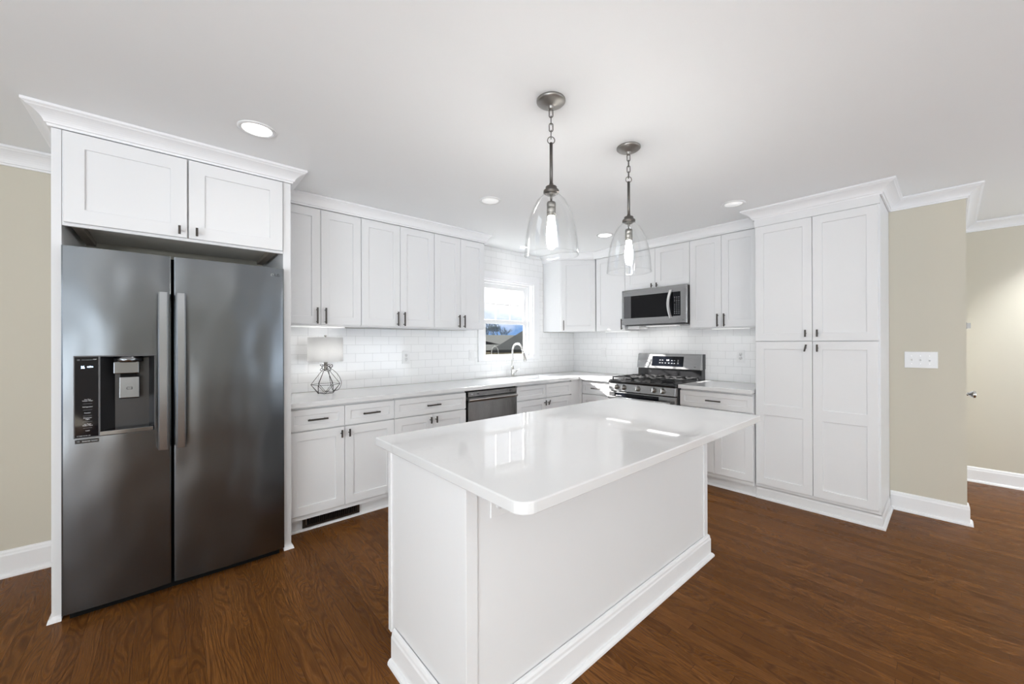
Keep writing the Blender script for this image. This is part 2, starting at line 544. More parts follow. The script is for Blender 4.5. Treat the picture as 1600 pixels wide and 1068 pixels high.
# ------------------------------------------------------------------ room shell
struct(box('floor', M['floor'], None, XL - 0.15, XH + 0.15, YF - 0.15, YA + 0.14, -0.12, 0.0))
struct(box('ceiling', M['ceil'], None, XL - 0.15, XH + 0.15, YF - 0.15, YA + 0.14, CZ, CZ + 0.15))
OX0, OX1, OZ0, OZ1 = 2.665, 3.462, 1.135, 2.058      # window rough opening
struct(MB().grid([XL, OX0, OX1, XH], [0, OZ0, OZ1, CZ], YA, YA + 0.14, lambda i, j: not (i == 1 and j == 1), 'xz').build('wall_back', M['beige']))
struct(box('wall_right', M['beige'], None, XB, XB + 0.13, -0.074, YA, 0, CZ))
y0, y1, z0, z1 = WIN_LEFT
struct(MB().grid([YF, y0, y1, YA], [0, z0, z1, CZ], XL - 0.14, XL, lambda i, j: not (i == 1 and j == 1), 'yz').build('wall_left', M['beige']))
a, b = WIN_F2, WIN_F1
struct(MB().grid([XL, a[0], a[1], b[0], b[1], XH], [0, b[2], a[2], a[3], CZ], YF - 0.14, YF,
                 lambda i, j: not ((i == 1 and j == 2) or (i == 3 and j in (1, 2))), 'xz').build('wall_front', M['beige']))
struct(box('wall_hall', M['beige'], None, XH, XH + 0.14, YF, YA, 0, CZ))
struct(MB().grid([XB + 0.13, 4.37, 5.20, XH], [0, 2.05, CZ], -0.074, 0.05, lambda i, j: not (i == 1 and j == 0), 'xz').build('wall_return', M['beige']))

# door in the return wall, seen edge-on: only its hardware shows past the corner
d1 = thing('door_1', 'white door in the hall return wall with nickel knob', None, (4.37, -0.074, 0), 0, kind='structure')
box('door_slab', M['trim'], d1, 0.004, 0.826, 0.012, 0.05, 0.005, 2.045)
kb = MB().lathe([(0, 0.0), (0.030, 0.0), (0.030, 0.006), (0.012, 0.010), (0.011, 0.026), (0.020, 0.034), (0.0265, 0.046), (0.024, 0.060), (0, 0.064)], (0.062, 0.012, 0.925), '-y', 24)
kb.build('knob', M['nickel'], d1)
db = MB().lathe([(0, 0), (0.030, 0), (0.030, 0.010), (0.024, 0.018), (0, 0.018)], (0.062, 0.012, 1.435), '-y', 24)
db.box(0.057, 0.067, -0.024, -0.004, 1.415, 1.455)
db.build('deadbolt', M['pewter'], d1)

# ------------------------------------------------------------------ profiles
def crown_prof(zb, p, zt=CZ - 0.0015):
    h = zt - zb
    pr = [(0, zb), (0.010, zb), (0.013, zb + 0.010), (0.019, zb + 0.012), (0.021, zb + 0.019)]
    for i in range(7):
        a = i / 6
        pr.append((0.021 + (p - 0.034) * (1 - math.cos(a * PI / 2)) * 0.55 + (p - 0.034) * 0.45 * a, zb + 0.019 + (h - 0.041) * (0.5 * a + 0.5 * math.sin(a * PI / 2))))
    pr += [(p - 0.010, zt - 0.018), (p, zt - 0.012), (p, zt), (0, zt)]
    return pr

def base_prof(h=0.14, t=0.014):
    return [(0, 0), (t + 0.016, 0), (t + 0.015, 0.010), (t + 0.008, 0.019), (t, 0.021), (t, h - 0.030), (t - 0.003, h - 0.022), (t - 0.004, h - 0.012), (t - 0.008, h - 0.003), (0, h)]

# ------------------------------------------------------------------ fridge surround numbers
PL0, PL1 = -0.411, -0.378     # left panel
PR0, PR1 = 0.5455, 0.5885     # right panel
YP = 2.8536                   # front of the panels
YU = 3.2277                   # front of upper doors, back wall
UZ0, UZ1 = 1.454, 2.345       # upper cabinets
XU = 3.9206                   # front of upper doors, right wall
XPD = 3.688                   # front of pantry doors
DX0, DY0, DX1, DY1 = 3.64, 3.265, 3.945, 2.96   # diagonal corner cabinet face

struct(MB().sweep(crown_prof(2.332, 0.080), [(XL, YA), (PL0 - 0.002, YA)]).build('trim_1', M['trim']))
struct(MB().sweep(crown_prof(2.347, 0.080), [(PL0, YA - 0.002), (PL0, YP), (PR1, YP), (PR1, YU - 0.06)]).build('trim_2', M['trim']))
struct(MB().sweep(crown_prof(2.343, 0.060), [(PR1 + 0.002, YU), (2.4274, YU), (2.4274, YT - 0.002)]).build('trim_3', M['trim']))
struct(MB().sweep(crown_prof(2.343, 0.060), [(DX0, YT - 0.002), (DX0, DY0), (DX1 - 0.02, DY1), (XU, DY1 - 0.02), (XU, 1.125)]).build('trim_4', M['trim']))
struct(MB().sweep(crown_prof(2.347, 0.085), [(XU - 0.065, 1.118), (XPD + 0.012, 1.118), (XPD + 0.012, 0.330), (XB - 0.0, 0.330), (XB, -0.074), (XH, -0.074), (XH, YF)]).build('trim_5', M['trim']))
struct(MB().sweep(base_prof(0.150), [(XL, YA), (PL0 - 0.003, YA)]).build('baseboard_left', M['trim']))
struct(MB().sweep(base_prof(), [(XB, 0.327), (XB, -0.074), (4.35, -0.074)]).build('baseboard_right', M['trim']))
struct(MB().sweep(base_prof(), [(XH, -0.074), (XH, YF)]).build('baseboard_hall', M['trim']))

# ------------------------------------------------------------------ window over the sink
w1 = thing('window_1', 'white double-hung window above the sink', None, (0, 0, 0), 0, kind='structure')
def ring(name, mat, x0, x1, z0, z1, ys, ye, t, par, tb=None, bevel=0.002):
    tb = t if tb is None else tb
    return MB().grid([x0, x0 + t, x1 - t, x1], [z0, z0 + tb, z1 - t, z1], ys, ye, lambda i, j: not (i == 1 and j == 1), 'xz').build(name, mat, par, bevel)
MB().grid([2.590, OX0 + 0.004, OX1 - 0.004, 3.553], [1.106, OZ0 + 0.004, OZ1 - 0.004, 2.140], YT - 0.018, YT + 0.004,
          lambda i, j: not (i == 1 and j == 1), 'xz').build('window_casing', M['trim'], w1, 0.003)
ring('window_jamb', M['trim'], OX0 + 0.001, OX1 - 0.001, OZ0 + 0.001, OZ1 - 0.001, YT + 0.004, YA + 0.13, 0.016, w1)
ring('window_frame', M['plastic'], OX0 + 0.017, OX1 - 0.017, OZ0 + 0.017, OZ1 - 0.017, 3.632, 3.70, 0.022, w1)
us = ring('upper_sash', M['plastic'], 2.690, 3.428, 1.545, 2.02, 3.668, 3.692, 0.048, w1)
mu = MB()
for mx in (2.936, 3.160):
    mu.box(mx - 0.005, mx + 0.005, 3.676, 3.686, 1.59, 1.975)
mu.box(2.735, 3.385, 3.6765, 3.6855, 1.778, 1.788)
mu.build('muntin', M['plastic'], us)
box('glass', M['pane'], us, 2.736, 3.382, 3.681, 3.6835, 1.590, 1.974)
ls = ring('lower_sash', M['plastic'], 2.706, 3.412, 1.150, 1.590, 3.638, 3.664, 0.046, w1, 0.024)
box('glass', M['pane'], ls, 2.750, 3.368, 3.650, 3.6525, 1.172, 1.546)

# ------------------------------------------------------------------ tile
MB().grid([PR1 + 0.001, 2.428, 2.588, 3.555, 3.639, XT], [0.916, 1.104, 1.45, 2.142, CZ - 0.002], YT, YA - 0.001,
          lambda i, j: not (i == 2 and j in (1, 2)) and (j < 2 or i in (1, 2, 3)), 'xz').build('tile_backsplash', M['tile_x'])
tag(bpy.data.objects['tile_backsplash'], 'white subway tile around the sink window and behind the left counter', 'backsplash')
tb = MB().grid([1.12, YT - 0.001], [0.916, 1.53], XT, XB - 0.001, lambda i, j: True, 'yz').build('tile_backsplash.001', M['tile_y'])
tag(tb, 'white subway tile on the wall behind the gas range', 'backsplash')

# ------------------------------------------------------------------ cabinet pieces (local frame: x right, front at y=0 facing -y, z up)
def shaker(mb, x0, x1, z0, z1, rails=(), fr=0.062, t=0.019, rec=0.009, y=0.0):
    xs = [x0, x0 + fr, x1 - fr, x1]
    zs = [z0, z0 + fr]
    for a, b in rails:
        zs += [a, b]
    zs += [z1 - fr, z1]
    hole = [1 + 2 * k for k in range(len(rails) + 1)]
    mb.grid(xs, zs, y, y + t, lambda i, j: not (i == 1 and j in hole), 'xz')
    for k in hole:
        mb.box(x0 + fr - 0.004, x1 - fr + 0.004, y + rec, y + t - 0.002, zs[k] - 0.004, zs[k + 1] + 0.004)
    return mb

def pull(par, x, z, length, vert=True, name='handle', posts=2, y=0.0, tilt=0.0):
    mb = MB()
    w, d, off = 0.0055, 0.0055, 0.030
    h = length / 2
    if vert:
        mb.box(-w, w, -off - d, -off + d, -h, h)
        ps = (-h * 0.74, h * 0.74) if posts == 2 else (0.0,)
        for p in ps:
            mb.cyl((0, 0, p), 0.004, off, '-y', 10)
    else:
        mb.box(-h, h, -off - d, -off + d, -w, w)
        ps = (-h * 0.74, h * 0.74) if posts == 2 else (0.0,)
        for p in ps:
            mb.cyl((p, 0, 0), 0.004, off, '-y', 10)
    o = mb.build(name, M['bronze'], par, 0.0012, 1, loc=(x, y, z))
    if tilt:
        o.rotation_euler = (0, tilt, 0)
    return o

def door(par, x0, x1, z0, z1, hx=None, hz=None, hl=0.122, posts=2, rails=(), name='door', fr=0.062, tilt=0.0):
    o = shaker(MB(), x0, x1, z0, z1, rails, fr).build(name, M['white'], par, 0.0018, 1)
    if hx is not None:
        pull(o, hx, hz, hl, True, posts=posts, tilt=tilt)
    return o

def drawer(par, x0, x1, z0, z1, handle=True, hl=0.130):
    o = shaker(MB(), x0, x1, z0, z1, (), 0.042 if x1 - x0 < 0.5 else 0.045).build('drawer', M['white'], par, 0.0018, 1)
    if handle:
        pull(o, (x0 + x1) / 2, (z0 + z1) / 2, hl, False)
    return o

G = 0.0015
DZ1, DZ0, DRB, DRT, KZ = 0.7085, 0.137, 0.717, 0.862, 0.10

def base_cab(label, loc, rz, w, depth, drawers, doors, group, kick=0.078, knobs=True, handles=True, tilts=None, hollow=False):
    t = thing('base_cabinet', label, 'cabinet', loc, rz, group)
    if hollow:
        MB().box(G, G + 0.018, 0.021, depth, KZ + 0.001, 0.8785).box(w - G - 0.018, w - G, 0.021, depth, KZ + 0.001, 0.8785).box(G, w - G, 0.021, depth, KZ + 0.001, KZ + 0.02).box(G, w - G, 0.021, 0.036, KZ + 0.001, 0.8785).build('body', M['white'], t)
    else:
        box('body', M['white'], t, G, w - G, 0.021, depth, KZ + 0.001, 0.8785)
    kb = MB().box(0.0, w, kick, kick + 0.015, 0.0, KZ + 0.03)
    kb.build('toe_kick', M['white'], t)
    MB().sweep([(0, 0), (0.013, 0), (0.011, 0.010), (0.005, 0.016), (0, 0.017)], [(0.0, kick), (w, kick)]).build('shoe_moulding', M['trim'], t)
    for a, b in drawers:
        drawer(t, a + G, b - G, DRB, DRT, handles)
    for i, (a, b, side) in enumerate(doors):
        hx = None if not knobs else (b - 0.027 if side == 'r' else a + 0.027)
        door(t, a + G, b - G, DZ0, DZ1, hx, DZ1 - 0.045, 0.055, 1, tilt=(tilts or {}).get(i, 0.0))
    return t

def upper_cab(name, label, loc, rz, w, depth, z0, z1, doors, group, hl=0.122, posts=2, bottom=None):
    t = thing(name, label, 'cabinet', (loc[0], loc[1], z0), rz, group)
    h = z1 - z0
    box('body', M['white'], t, G, w - G, 0.021, depth, 0.0, h + 0.016)
    for a, b, side in doors:
        hx = b - 0.030 if side == 'r' else a + 0.030
        door(t, a + G, b - G, 0.008, h - 0.006, hx, 0.012 + hl / 2 if posts == 2 else 0.03, hl, posts)
    return t

# ------------------------------------------------------------------ refrigerator surround
fp = thing('tall_panel', 'tall white side panel standing left of the refrigerator', 'panel', (PL0, YP, 0), 0)
box('board', M['white'], fp, 0, PL1 - PL0, 0, YA - YP - 0.001, 0, 2.346, 0.0015)
MB().sweep([(0, 0), (0.014, 0), (0.010, 0.016), (0, 0.026)], [(0, YA - YP - 0.032), (0, 0), (PL1 - PL0, 0)]).build('shoe_moulding', M['trim'], fp)
fp = thing('tall_panel', 'tall white side panel standing right of the refrigerator', 'panel', (PR0, YP, 0), 0)
box('board', M['white'], fp, 0, PR1 - PR0, 0, YA - YP - 0.001, 0, 2.346, 0.0015)
MB().sweep([(0, 0), (0.014, 0), (0.010, 0.016), (0, 0.026)], [(0, 0), (PR1 - PR0, 0), (PR1 - PR0, 0.18)]).build('shoe_moulding', M['trim'], fp)

fc = thing('wall_cabinet', 'wide two-door white cabinet mounted above the refrigerator', 'cabinet', (PL1 + 0.001, YP - 0.019, 1.889), 0)
FW = PR0 - PL1 - 0.002
box('body', M['white'], fc, 0, FW, 0.021, 0.60, 0.046, 0.4565)
bf = MB().box(0, FW, 0.0205, 0.040, 0.0, 0.046)
bf.build('bottom_rail', M['white'], fc)
box('underside', M['raw'], fc, 0.02, FW - 0.02, 0.041, 0.60, 0.036, 0.0455)
for xx in (0.022, FW - 0.060):
    box('cleat', M['rawdark'], fc, xx, xx + 0.038, 0.042, 0.58, 0.008, 0.0355)
door(fc, 0.006, 0.4565, 0.014, 0.449, 0.424, 0.048, 0.046, 1, fr=0.070)
door(fc, 0.4635, FW - 0.004, 0.014, 0.449, 0.497, 0.048, 0.046, 1, fr=0.070)

# ------------------------------------------------------------------ refrigerator
fg = thing('refrigerator', 'dark stainless side-by-side refrigerator with ice and water dispenser', 'refrigerator', (0, 2.78, 0), 0)
FX0, FXM0, FXM1, FX1 = -0.3715, 0.0115, 0.0245, 0.5375
box('cabinet', M['fridgecase'], fg, FX0 + 0.008, FX1 - 0.008, 0.082, 0.76, 0.02, 1.765)
box('base_grille', M['gap'], fg, FX0 + 0.02, FX1 - 0.02, 0.05, 0.081, 0.004, 0.07)
def fridge_door(x0, x1, z0, z1, hole=None):
    n = 32
    xs = sorted([x0 + (x1 - x0) * i / n for i in range(n + 1)] + [x0 + 0.0055, x1 - 0.0055])
    zs = [z0, z1]
    if hole:
        hx0, hx1, hz0, hz1 = hole
        xs = sorted(set([x for x in xs if min(abs(x - hx0), abs(x - hx1)) > 0.008] + [hx0, hx1]))
        zs = [z0, hz0, hz1, z1]
    xc = (x0 + x1) / 2
    hw = (x1 - x0) / 2
    def yy(x):
        u = abs(x - xc) / hw
        return 0.010 * u * u + (0.002 * max(0.0, (u - 0.97) / 0.03) ** 2)
    inh = lambda x, z: hole and hx0 < x < hx1 and hz0 < z < hz1
    mb = MB()
    v, f = [], []
    nz = len(zs)
    for x in xs:
        for z in zs:
            v.append((x, yy(x), z))
    for x in xs:
        for z in zs:
            v.append((x, 0.075, z))
    N = len(xs) * nz
    for i in range(len(xs) - 1):
        for j in range(nz - 1):
            if inh((xs[i] + xs[i + 1]) / 2, (zs[j] + zs[j + 1]) / 2):
                continue
            q = (i * nz + j, (i + 1) * nz + j, (i + 1) * nz + j + 1, i * nz + j + 1)
            f.append(q)
            f.append(tuple(k + N for k in q[::-1]))
        f.append((i * nz, i * nz + N, (i + 1) * nz + N, (i + 1) * nz))
        f.append((i * nz + nz - 1, (i + 1) * nz + nz - 1, (i + 1) * nz + nz - 1 + N, i * nz + nz - 1 + N))
    for j in range(nz - 1):
        f.append((j, j + 1, j + 1 + N, j + N))
        k = (len(xs) - 1) * nz
        f.append((k + j, k + j + N, k + j + 1 + N, k + j + 1))
    if hole:
        for i in range(len(xs) - 1):
            if hx0 <= xs[i] and xs[i + 1] <= hx1:
                for j in (1, 2):
                    a, b = i * nz + j, (i + 1) * nz + j
                    f.append((a, b, b + N, a + N))
        for x in (hx0, hx1):
            i = xs.index(x)
            a, b = i * nz + 1, i * nz + 2
            f.append((a, b, b + N, a + N))
    mb.add(v, f, False)
    return mb
HO = (-0.332, -0.049, 0.868, 1.261)
dl = fridge_door(FX0, FXM0, 0.045, 1.782, HO).build('freezer_door', M['fridge'], fg)
dr = fridge_door(FXM1, FX1, 0.045, 1.782).build('fridge_door', M['fridge'], fg)
box('door_gap', M['gap'], fg, FXM0 - 0.004, FXM1 + 0.004, 0.055, 0.0815, 0.05, 1.775)
def fridge_handle(x0, x1, par):
    mb = MB()
    z0, z1 = 0.768, 1.586
    n = 24
    sec = []
    for i in range(n + 1):
        u = i / n
        z = z0 + (z1 - z0) * u
        bow = -0.052 - 0.010 * (1 - (2 * u - 1) ** 2)
        th = 0.020
        if u < 0.035 or u > 0.965:
            th = 0.056
        sec.append((z, bow, th))
    v, f = [], []
    for z, b, th in sec:
        v += [(x0, b + 0.004, z), (x0 + 0.006, b, z), (x1 - 0.006, b, z), (x1, b + 0.004, z), (x1, b + th, z), (x0, b + th, z)]
    for i in range(n):
        for k in range(6):
            a, c = i * 6, (i + 1) * 6
            f.append((a + k, a + (k + 1) % 6, c + (k + 1) % 6, c + k))
    f += [tuple(range(6)), tuple(range(n * 6, n * 6 + 6))[::-1]]
    return mb.add(v, f).build('handle', M['steel_h'], par, 0.001, 1)
M['steel_h'] = steel('handle_steel', 0.34, 0.26, axis=2, streak=0.01, tint=(0.95, 1.0, 1.06))
fridge_handle(-0.0385, 0.0015, dl)
fridge_handle(0.0325, 0.071, dr)
dd = MB().grid([-0.332, -0.3285, -0.2515, -0.2455, -0.053, -0.049], [0.868, 0.872, 1.256, 1.261], -0.002, 0.012,
               lambda i, j: j != 1 or i in (0, 2, 4), 'xz').build('dispenser', M['greyplastic'], dl)
tag(dd, 'grey framed ice and water dispenser')
box('control_panel', M['bglass'], dl, -0.3283, -0.2517, -0.001, 0.010, 0.8725, 1.2555)
cavx0, cavx1 = -0.2455, -0.053
cv = MB()
cv.prism([(cavx0, 0.012), (cavx1, 0.012), (cavx1 - 0.022, 0.0735), (cavx0 + 0.045, 0.0735)], 0.872, 1.256, 'z')
cvo = MB()
# open-front niche: back, sides, top and bottom as thin faces with depth
cvo.add([(cavx0, 0.012, 0.872), (cavx0, 0.012, 1.256), (cavx0 + 0.045, 0.0735, 1.246), (cavx0 + 0.045, 0.0735, 0.872),
         (cavx1, 0.012, 0.872), (cavx1, 0.012, 1.256), (cavx1 - 0.022, 0.0735, 1.246), (cavx1 - 0.022, 0.0735, 0.872)],
        [(0, 1, 2, 3), (4, 7, 6, 5), (3, 2, 6, 7), (1, 5, 6, 2), (0, 3, 7, 4)])
cvo.build('niche', M['niche'] if 'niche' in M else noisy(principled('dark_niche', (0.06, 0.06, 0.062), 0.3, 0.6), 0.05, 20), dd)
box('tray', M['steel_d'], dd, -0.2475, -0.056, -0.014, 0.070, 0.872, 0.893, 0.002)
nz_ = MB().lathe([(0, 0), (0.052, 0), (0.056, 0.004), (0.056, 0.028), (0, 0.028)], (-0.151, 0.050, 1.226), 'z', 28)
nz_.build('spout_cover', M['steel_d'], dd)
box('spout', M['steel_d'], dd, -0.202, -0.110, 0.008, 0.068, 1.168, 1.228, 0.004)
box('spout_chute', M['gap'], dd, -0.178, -0.122, 0.020, 0.066, 1.152, 1.168)
pdl = MB().prism([(0.030, 1.150), (0.018, 1.045), (0.026, 1.040), (0.040, 1.150)], -0.182, -0.110, 'x')
pd_ = pdl.build('paddle', M['steel_d'], dd, 0.002)
text('paddle_mark', 'C3', M['inkdark'], dd, (-0.146, 0.0215, 1.092), 0.020)
# wording on the control panel
TX, TY = -0.290, -0.0012
text('display', '\u00bd', M['led'], dl, (-0.302, TY, 1.206), 0.016, bold=0.0008)
text('display_word', 'cube', M['led'], dl, (-0.279, TY, 1.208), 0.010, bold=0.0006)
text('panel_emblem', '10', M['inkdim'], dl, (-0.317, TY, 1.241), 0.010)
text('panel_caption', 'YEAR WARRANTY', M['inkdim'], dl, (-0.288, TY, 1.241), 0.0046)
text('panel_badge', 'NSF', M['ink'], dl, (-0.263, TY, 1.243), 0.007)
for i, (wd, zz) in enumerate((('Ice Plus\nWater Filter', 1.048), ('Refrigerator', 1.016), ('Freezer', 0.987), ('Dispenser\nLight', 0.960), ('Ice Type\nHold 3 Secs', 0.930), ('Lock', 0.902))):
    text('panel_wording', wd, M['ink'], dl, (TX + 0.003, TY, zz), 0.0068)
for zz in (1.031, 1.001, 0.973, 0.945, 0.915):
    box('panel_rule', M['inkdim'], dl, TX - 0.012, TX + 0.018, TY - 0.0003, TY + 0.0006, zz - 0.0003, zz + 0.0003)
text('panel_note', 'FILTERED WATER  ICE', M['ink'], dl, (-0.300, TY, 0.8785), 0.0045)
lb = box('sticker', M['black'], dl, -0.328, -0.250, 0.0005, 0.0045, 0.843, 0.861)
text('sticker_text', 'Inverter Linear', M['ink'], lb, (-0.279, 0.0002, 0.852), 0.0085)
text('sticker_mark', '10', M['inkdim'], lb, (-0.318, 0.0002, 0.852), 0.010)
text('logo', 'LG', M['inkdark'], dr, (0.500, 0.0062, 1.737), 0.022, bold=0.0004)
MB().tube([(0.476 + 0.0075 * math.cos(a * PI / 8), 0.0058, 1.737 + 0.0075 * math.sin(a * PI / 8)) for a in range(13)], 0.0009, 6).build('logo_ring', M['chrome'], dr)

# ------------------------------------------------------------------ base cabinets along the back wall
YD = 2.977
DEP = YT - YD - 0.003
XE = 3.65                      # door plane of the right-hand run
c0 = PR1 + 0.001
base_cab('white base cabinet beside the refrigerator with two drawers above two doors', (c0, YD, 0), 0, 1.341 - c0, DEP,
         [(0, 0.961 - c0), (0.961 - c0, 1.341 - c0)], [(0, 0.961 - c0, 'r'), (0.961 - c0, 1.341 - c0, 'l')], 'base cabinets on the back wall')
base_cab('white base cabinet left of the dishwasher with one wide drawer', (1.341, YD, 0), 0, 0.684, DEP,
         [(0, 0.684)], [(0, 0.342, 'r'), (0.342, 0.684, 'l')], 'base cabinets on the back wall')
SKW = 3.504 - 2.648
base_cab('white sink base cabinet below the faucet with one crooked knob', (2.648, YD, 0), 0, SKW, DEP,
         [(0.0, SKW / 2), (SKW / 2, SKW)], [(0, SKW / 2, 'r'), (SKW / 2, SKW, 'l')], 'base cabinets on the back wall', handles=False, tilts={1: 0.5}, hollow=True)
cf = thing('corner_filler', 'white filler panel in the inside corner between the sink cabinet and range run', 'panel', (3.504, YD, 0), 0)
MB().prism([(0.002, 0.004), (XE - 3.504 - 0.0, 0.004), (XE - 3.504, -0.034), (XE - 3.504 + 0.019, -0.034), (XE - 3.504 + 0.019, 0.023), (0.002, 0.023)], KZ, 0.8785, 'z').build('board', M['white'], cf)

# ------------------------------------------------------------------ dishwasher
dw = thing('dishwasher', 'stainless dishwasher set under the counter between white cabinets', 'dishwasher', (2.0265, YD - 0.006, 0), 0)
DWW = 2.6465 - 2.0265
box('tub', M['black'], dw, 0.001, DWW - 0.001, 0.034, 0.56, 0.10, 0.872)
box('kick_plate', M['black'], dw, 0.004, DWW - 0.004, 0.09, 0.105, 0.0, 0.099)
dwd = box('door_panel', M['steel_lo'], dw, 0.020, DWW - 0.006, 0.0, 0.033, 0.115, 0.790, 0.003)
MB().prism([(0.0, 0.768), (-0.022, 0.784), (-0.024, 0.790), (-0.020, 0.795), (0.004, 0.809), (0.030, 0.809), (0.030, 0.768)], 0.020, DWW - 0.006, 'x').build('handle', M['bright'], dwd)
dcp = box('control_strip', M['steel_lo'], dw, 0.020, DWW - 0.004, 0.004, 0.033, 0.817, 0.862, 0.002)
for k in range(9):
    box('button', M['inkdark'], dcp, 0.33 + k * 0.02, 0.336 + k * 0.02, 0.003, 0.005, 0.838, 0.842)
box('button', M['inkdark'], dcp, 0.12, 0.145, 0.003, 0.005, 0.836, 0.845)
box('button', M['inkdark'], dcp, 0.52, 0.545, 0.003, 0.005, 0.836, 0.846)
text('logo', 'LG', M['ink'], dcp, (0.065, 0.0035, 0.840), 0.016)

# ------------------------------------------------------------------ right-hand run base cabinets
DEPB = XT - XE - 0.003
base_cab('small white base cabinet between the sink corner and the range', (XE, 2.938, 0), -PI / 2, 2.938 - 2.505, DEPB,
         [(0, 0.433)], [(0, 0.433, 'r')], 'base cabinets on the range wall', kick=0.075)
RW = 1.7475 - 1.118
base_cab('white base cabinet between the range and the tall pantry', (XE, 1.7475, 0), -PI / 2, RW, DEPB,
         [(0, RW)], [(0, RW / 2, 'r'), (RW / 2, RW, 'l')], 'base cabinets on the range wall', kick=0.075)

# ------------------------------------------------------------------ countertops
CT0, CT1 = 0.880, 0.915
ct = MB().grid([c0 + 0.001, 2.745, 3.405, 3.61, XT - 0.001], [2.5045, 2.943, 3.055, 3.425, YT - 0.001], CT0, CT1,
               lambda i, j: (j >= 1 and not (i == 1 and j == 2)) or i == 3, 'xy').build('countertop', M['quartz'], None, 0.004)
tag(ct, 'white quartz countertop running from the refrigerator around the sink corner to the range', 'countertop')
ct2 = box('countertop.001', M['quartz'], None, 3.61, XT - 0.001, 1.1195, 1.7475, CT0, CT1, 0.004)
tag(ct2, 'short white quartz countertop between the range and the pantry', 'countertop')

# sink
sk = thing('sink', 'white undermount sink basin set in the counter below the window', 'sink', (3.075, 3.24, 0.66), 0)
MB().grid([-0.345, -0.328, 0.328, 0.345], [-0.200, -0.183, 0.183, 0.200], 0.0, 0.219, lambda i, j: not (i == 1 and j == 1), 'xy').build('basin', M['plastic'], sk, 0.003)
box('basin_floor', M['plastic'], sk, -0.329, 0.329, -0.184, 0.184, 0.0, 0.014)
MB().lathe([(0, 0.014), (0.044, 0.014), (0.044, 0.018), (0.030, 0.016), (0, 0.015)], (0, 0, 0.0005)).build('drain', M['chrome'], sk)

# faucet
fa = thing('faucet', 'brushed nickel gooseneck pull-down faucet behind the sink', 'faucet', (3.033, 3.485, CT1), 0)
MB().lathe([(0, 0), (0.027, 0), (0.027, 0.006), (0.021, 0.014), (0.019, 0.075), (0.023, 0.080), (0.023, 0.092), (0.016, 0.105), (0.0125, 0.125), (0, 0.125)]).build('body', M['nickel'], fa)
R = 0.088
arc = [(0, 0, 0.10), (0, 0, 0.20), (0, 0, 0.302)] + [(0, -R + R * math.cos(a), 0.302 + R * math.sin(a)) for a in [PI * k / 14 for k in range(1, 13)]]
arc += [(0, -2 * R - 0.014, 0.278 - 0.0)]
MB().tube(arc, 0.0115, 14).build('spout', M['nickel'], fa)
e = Vector(arc[-1]); dv = (Vector(arc[-1]) - Vector(arc[-2])).normalized()
MB().tube([e - dv * 0.012, e, e + dv * 0.02, e + dv * 0.085, e + dv * 0.092], [0.0125, 0.0155, 0.0165, 0.0205, 0.0185], 16).build('spray_head', M['nickel'], fa)
MB().lathe([(0, 0), (0.014, 0), (0.015, 0.018), (0.017, 0.024), (0.017, 0.030), (0, 0.030)], (0.018, 0, 0.062), 'x', 18).tube(
    [(0.044, 0, 0.062), (0.052, -0.030, 0.075), (0.056, -0.075, 0.092)], [0.0075, 0.006, 0.005], 10).build('handle', M['nickel'], fa)

# ------------------------------------------------------------------ upper cabinets, back wall
UD = YT - YU - 0.003
x0 = PR1 + 0.001
GA = 'upper cabinets on the back wall'
upper_cab('wall_cabinet', 'white upper cabinet beside the refrigerator, above the wire lamp', (x0, YU), 0, 1.1725 - x0, UD, UZ0, UZ1, [(0, 0.868 - x0, 'r'), (0.868 - x0, 1.1725 - x0, 'l')], GA)
upper_cab('wall_cabinet', 'widest white upper cabinet, middle of the three left of the window', (1.1735, YU), 0, 0.673, UD, UZ0, UZ1, [(0, 0.3365, 'r'), (0.3365, 0.673, 'l')], GA)
upper_cab('wall_cabinet', 'white upper cabinet ending just left of the sink window', (1.8475, YU), 0, 0.580, UD, UZ0, UZ1, [(0, 0.290, 'r'), (0.290, 0.580, 'l')], GA)

# diagonal corner upper cabinet
dc = thing('corner_cabinet', 'single-door corner wall cabinet right of the window', 'cabinet', (DX0, DY0, UZ0), 0)
MB().prism([(0, YT - DY0 - 0.002), (0, 0), (DX1 - DX0, DY1 - DY0), (XT - DX0 - 0.002, DY1 - DY0), (XT - DX0 - 0.002, YT - DY0 - 0.002)], 0, UZ1 - UZ0 + 0.016, 'z').build('body', M['white'], dc)
dl_ = math.hypot(DX1 - DX0, DY1 - DY0)
cd = shaker(MB(), 0.004, dl_ - 0.004, 0.008, UZ1 - UZ0 - 0.006, (), 0.062, 0.019).build('door', M['white'], dc, 0.0018, 1)
cd.rotation_euler = (0, 0, -PI / 4)
cd.location = (-0.0140, -0.0140, 0)
pull(cd, 0.034, 0.075, 0.122, True)

# ------------------------------------------------------------------ upper cabinets, range wall
GB = 'upper cabinets on the range wall'
UDB = XT - XU - 0.003
upper_cab('wall_cabinet', 'narrow single-door white upper cabinet left of the microwave', (XU, 2.945), -PI / 2, 2.945 - 2.525, UDB, UZ0, UZ1, [(0.012, 0.420, 'r')], GB)
upper_cab('wall_cabinet', 'short two-door white cabinet above the microwave', (XU, 2.5235), -PI / 2, 2.5235 - 1.7735, UDB, 1.905, UZ1, [(0, 0.375, 'r'), (0.375, 0.75, 'l')], GB, 0.046, 1)
upper_cab('wall_cabinet', 'white two-door upper cabinet between the microwave and the pantry', (XU, 1.7725), -PI / 2, 1.7725 - 1.120, UDB, UZ0, UZ1, [(0, 0.305, 'r'), (0.305, 0.62, 'l')], GB)

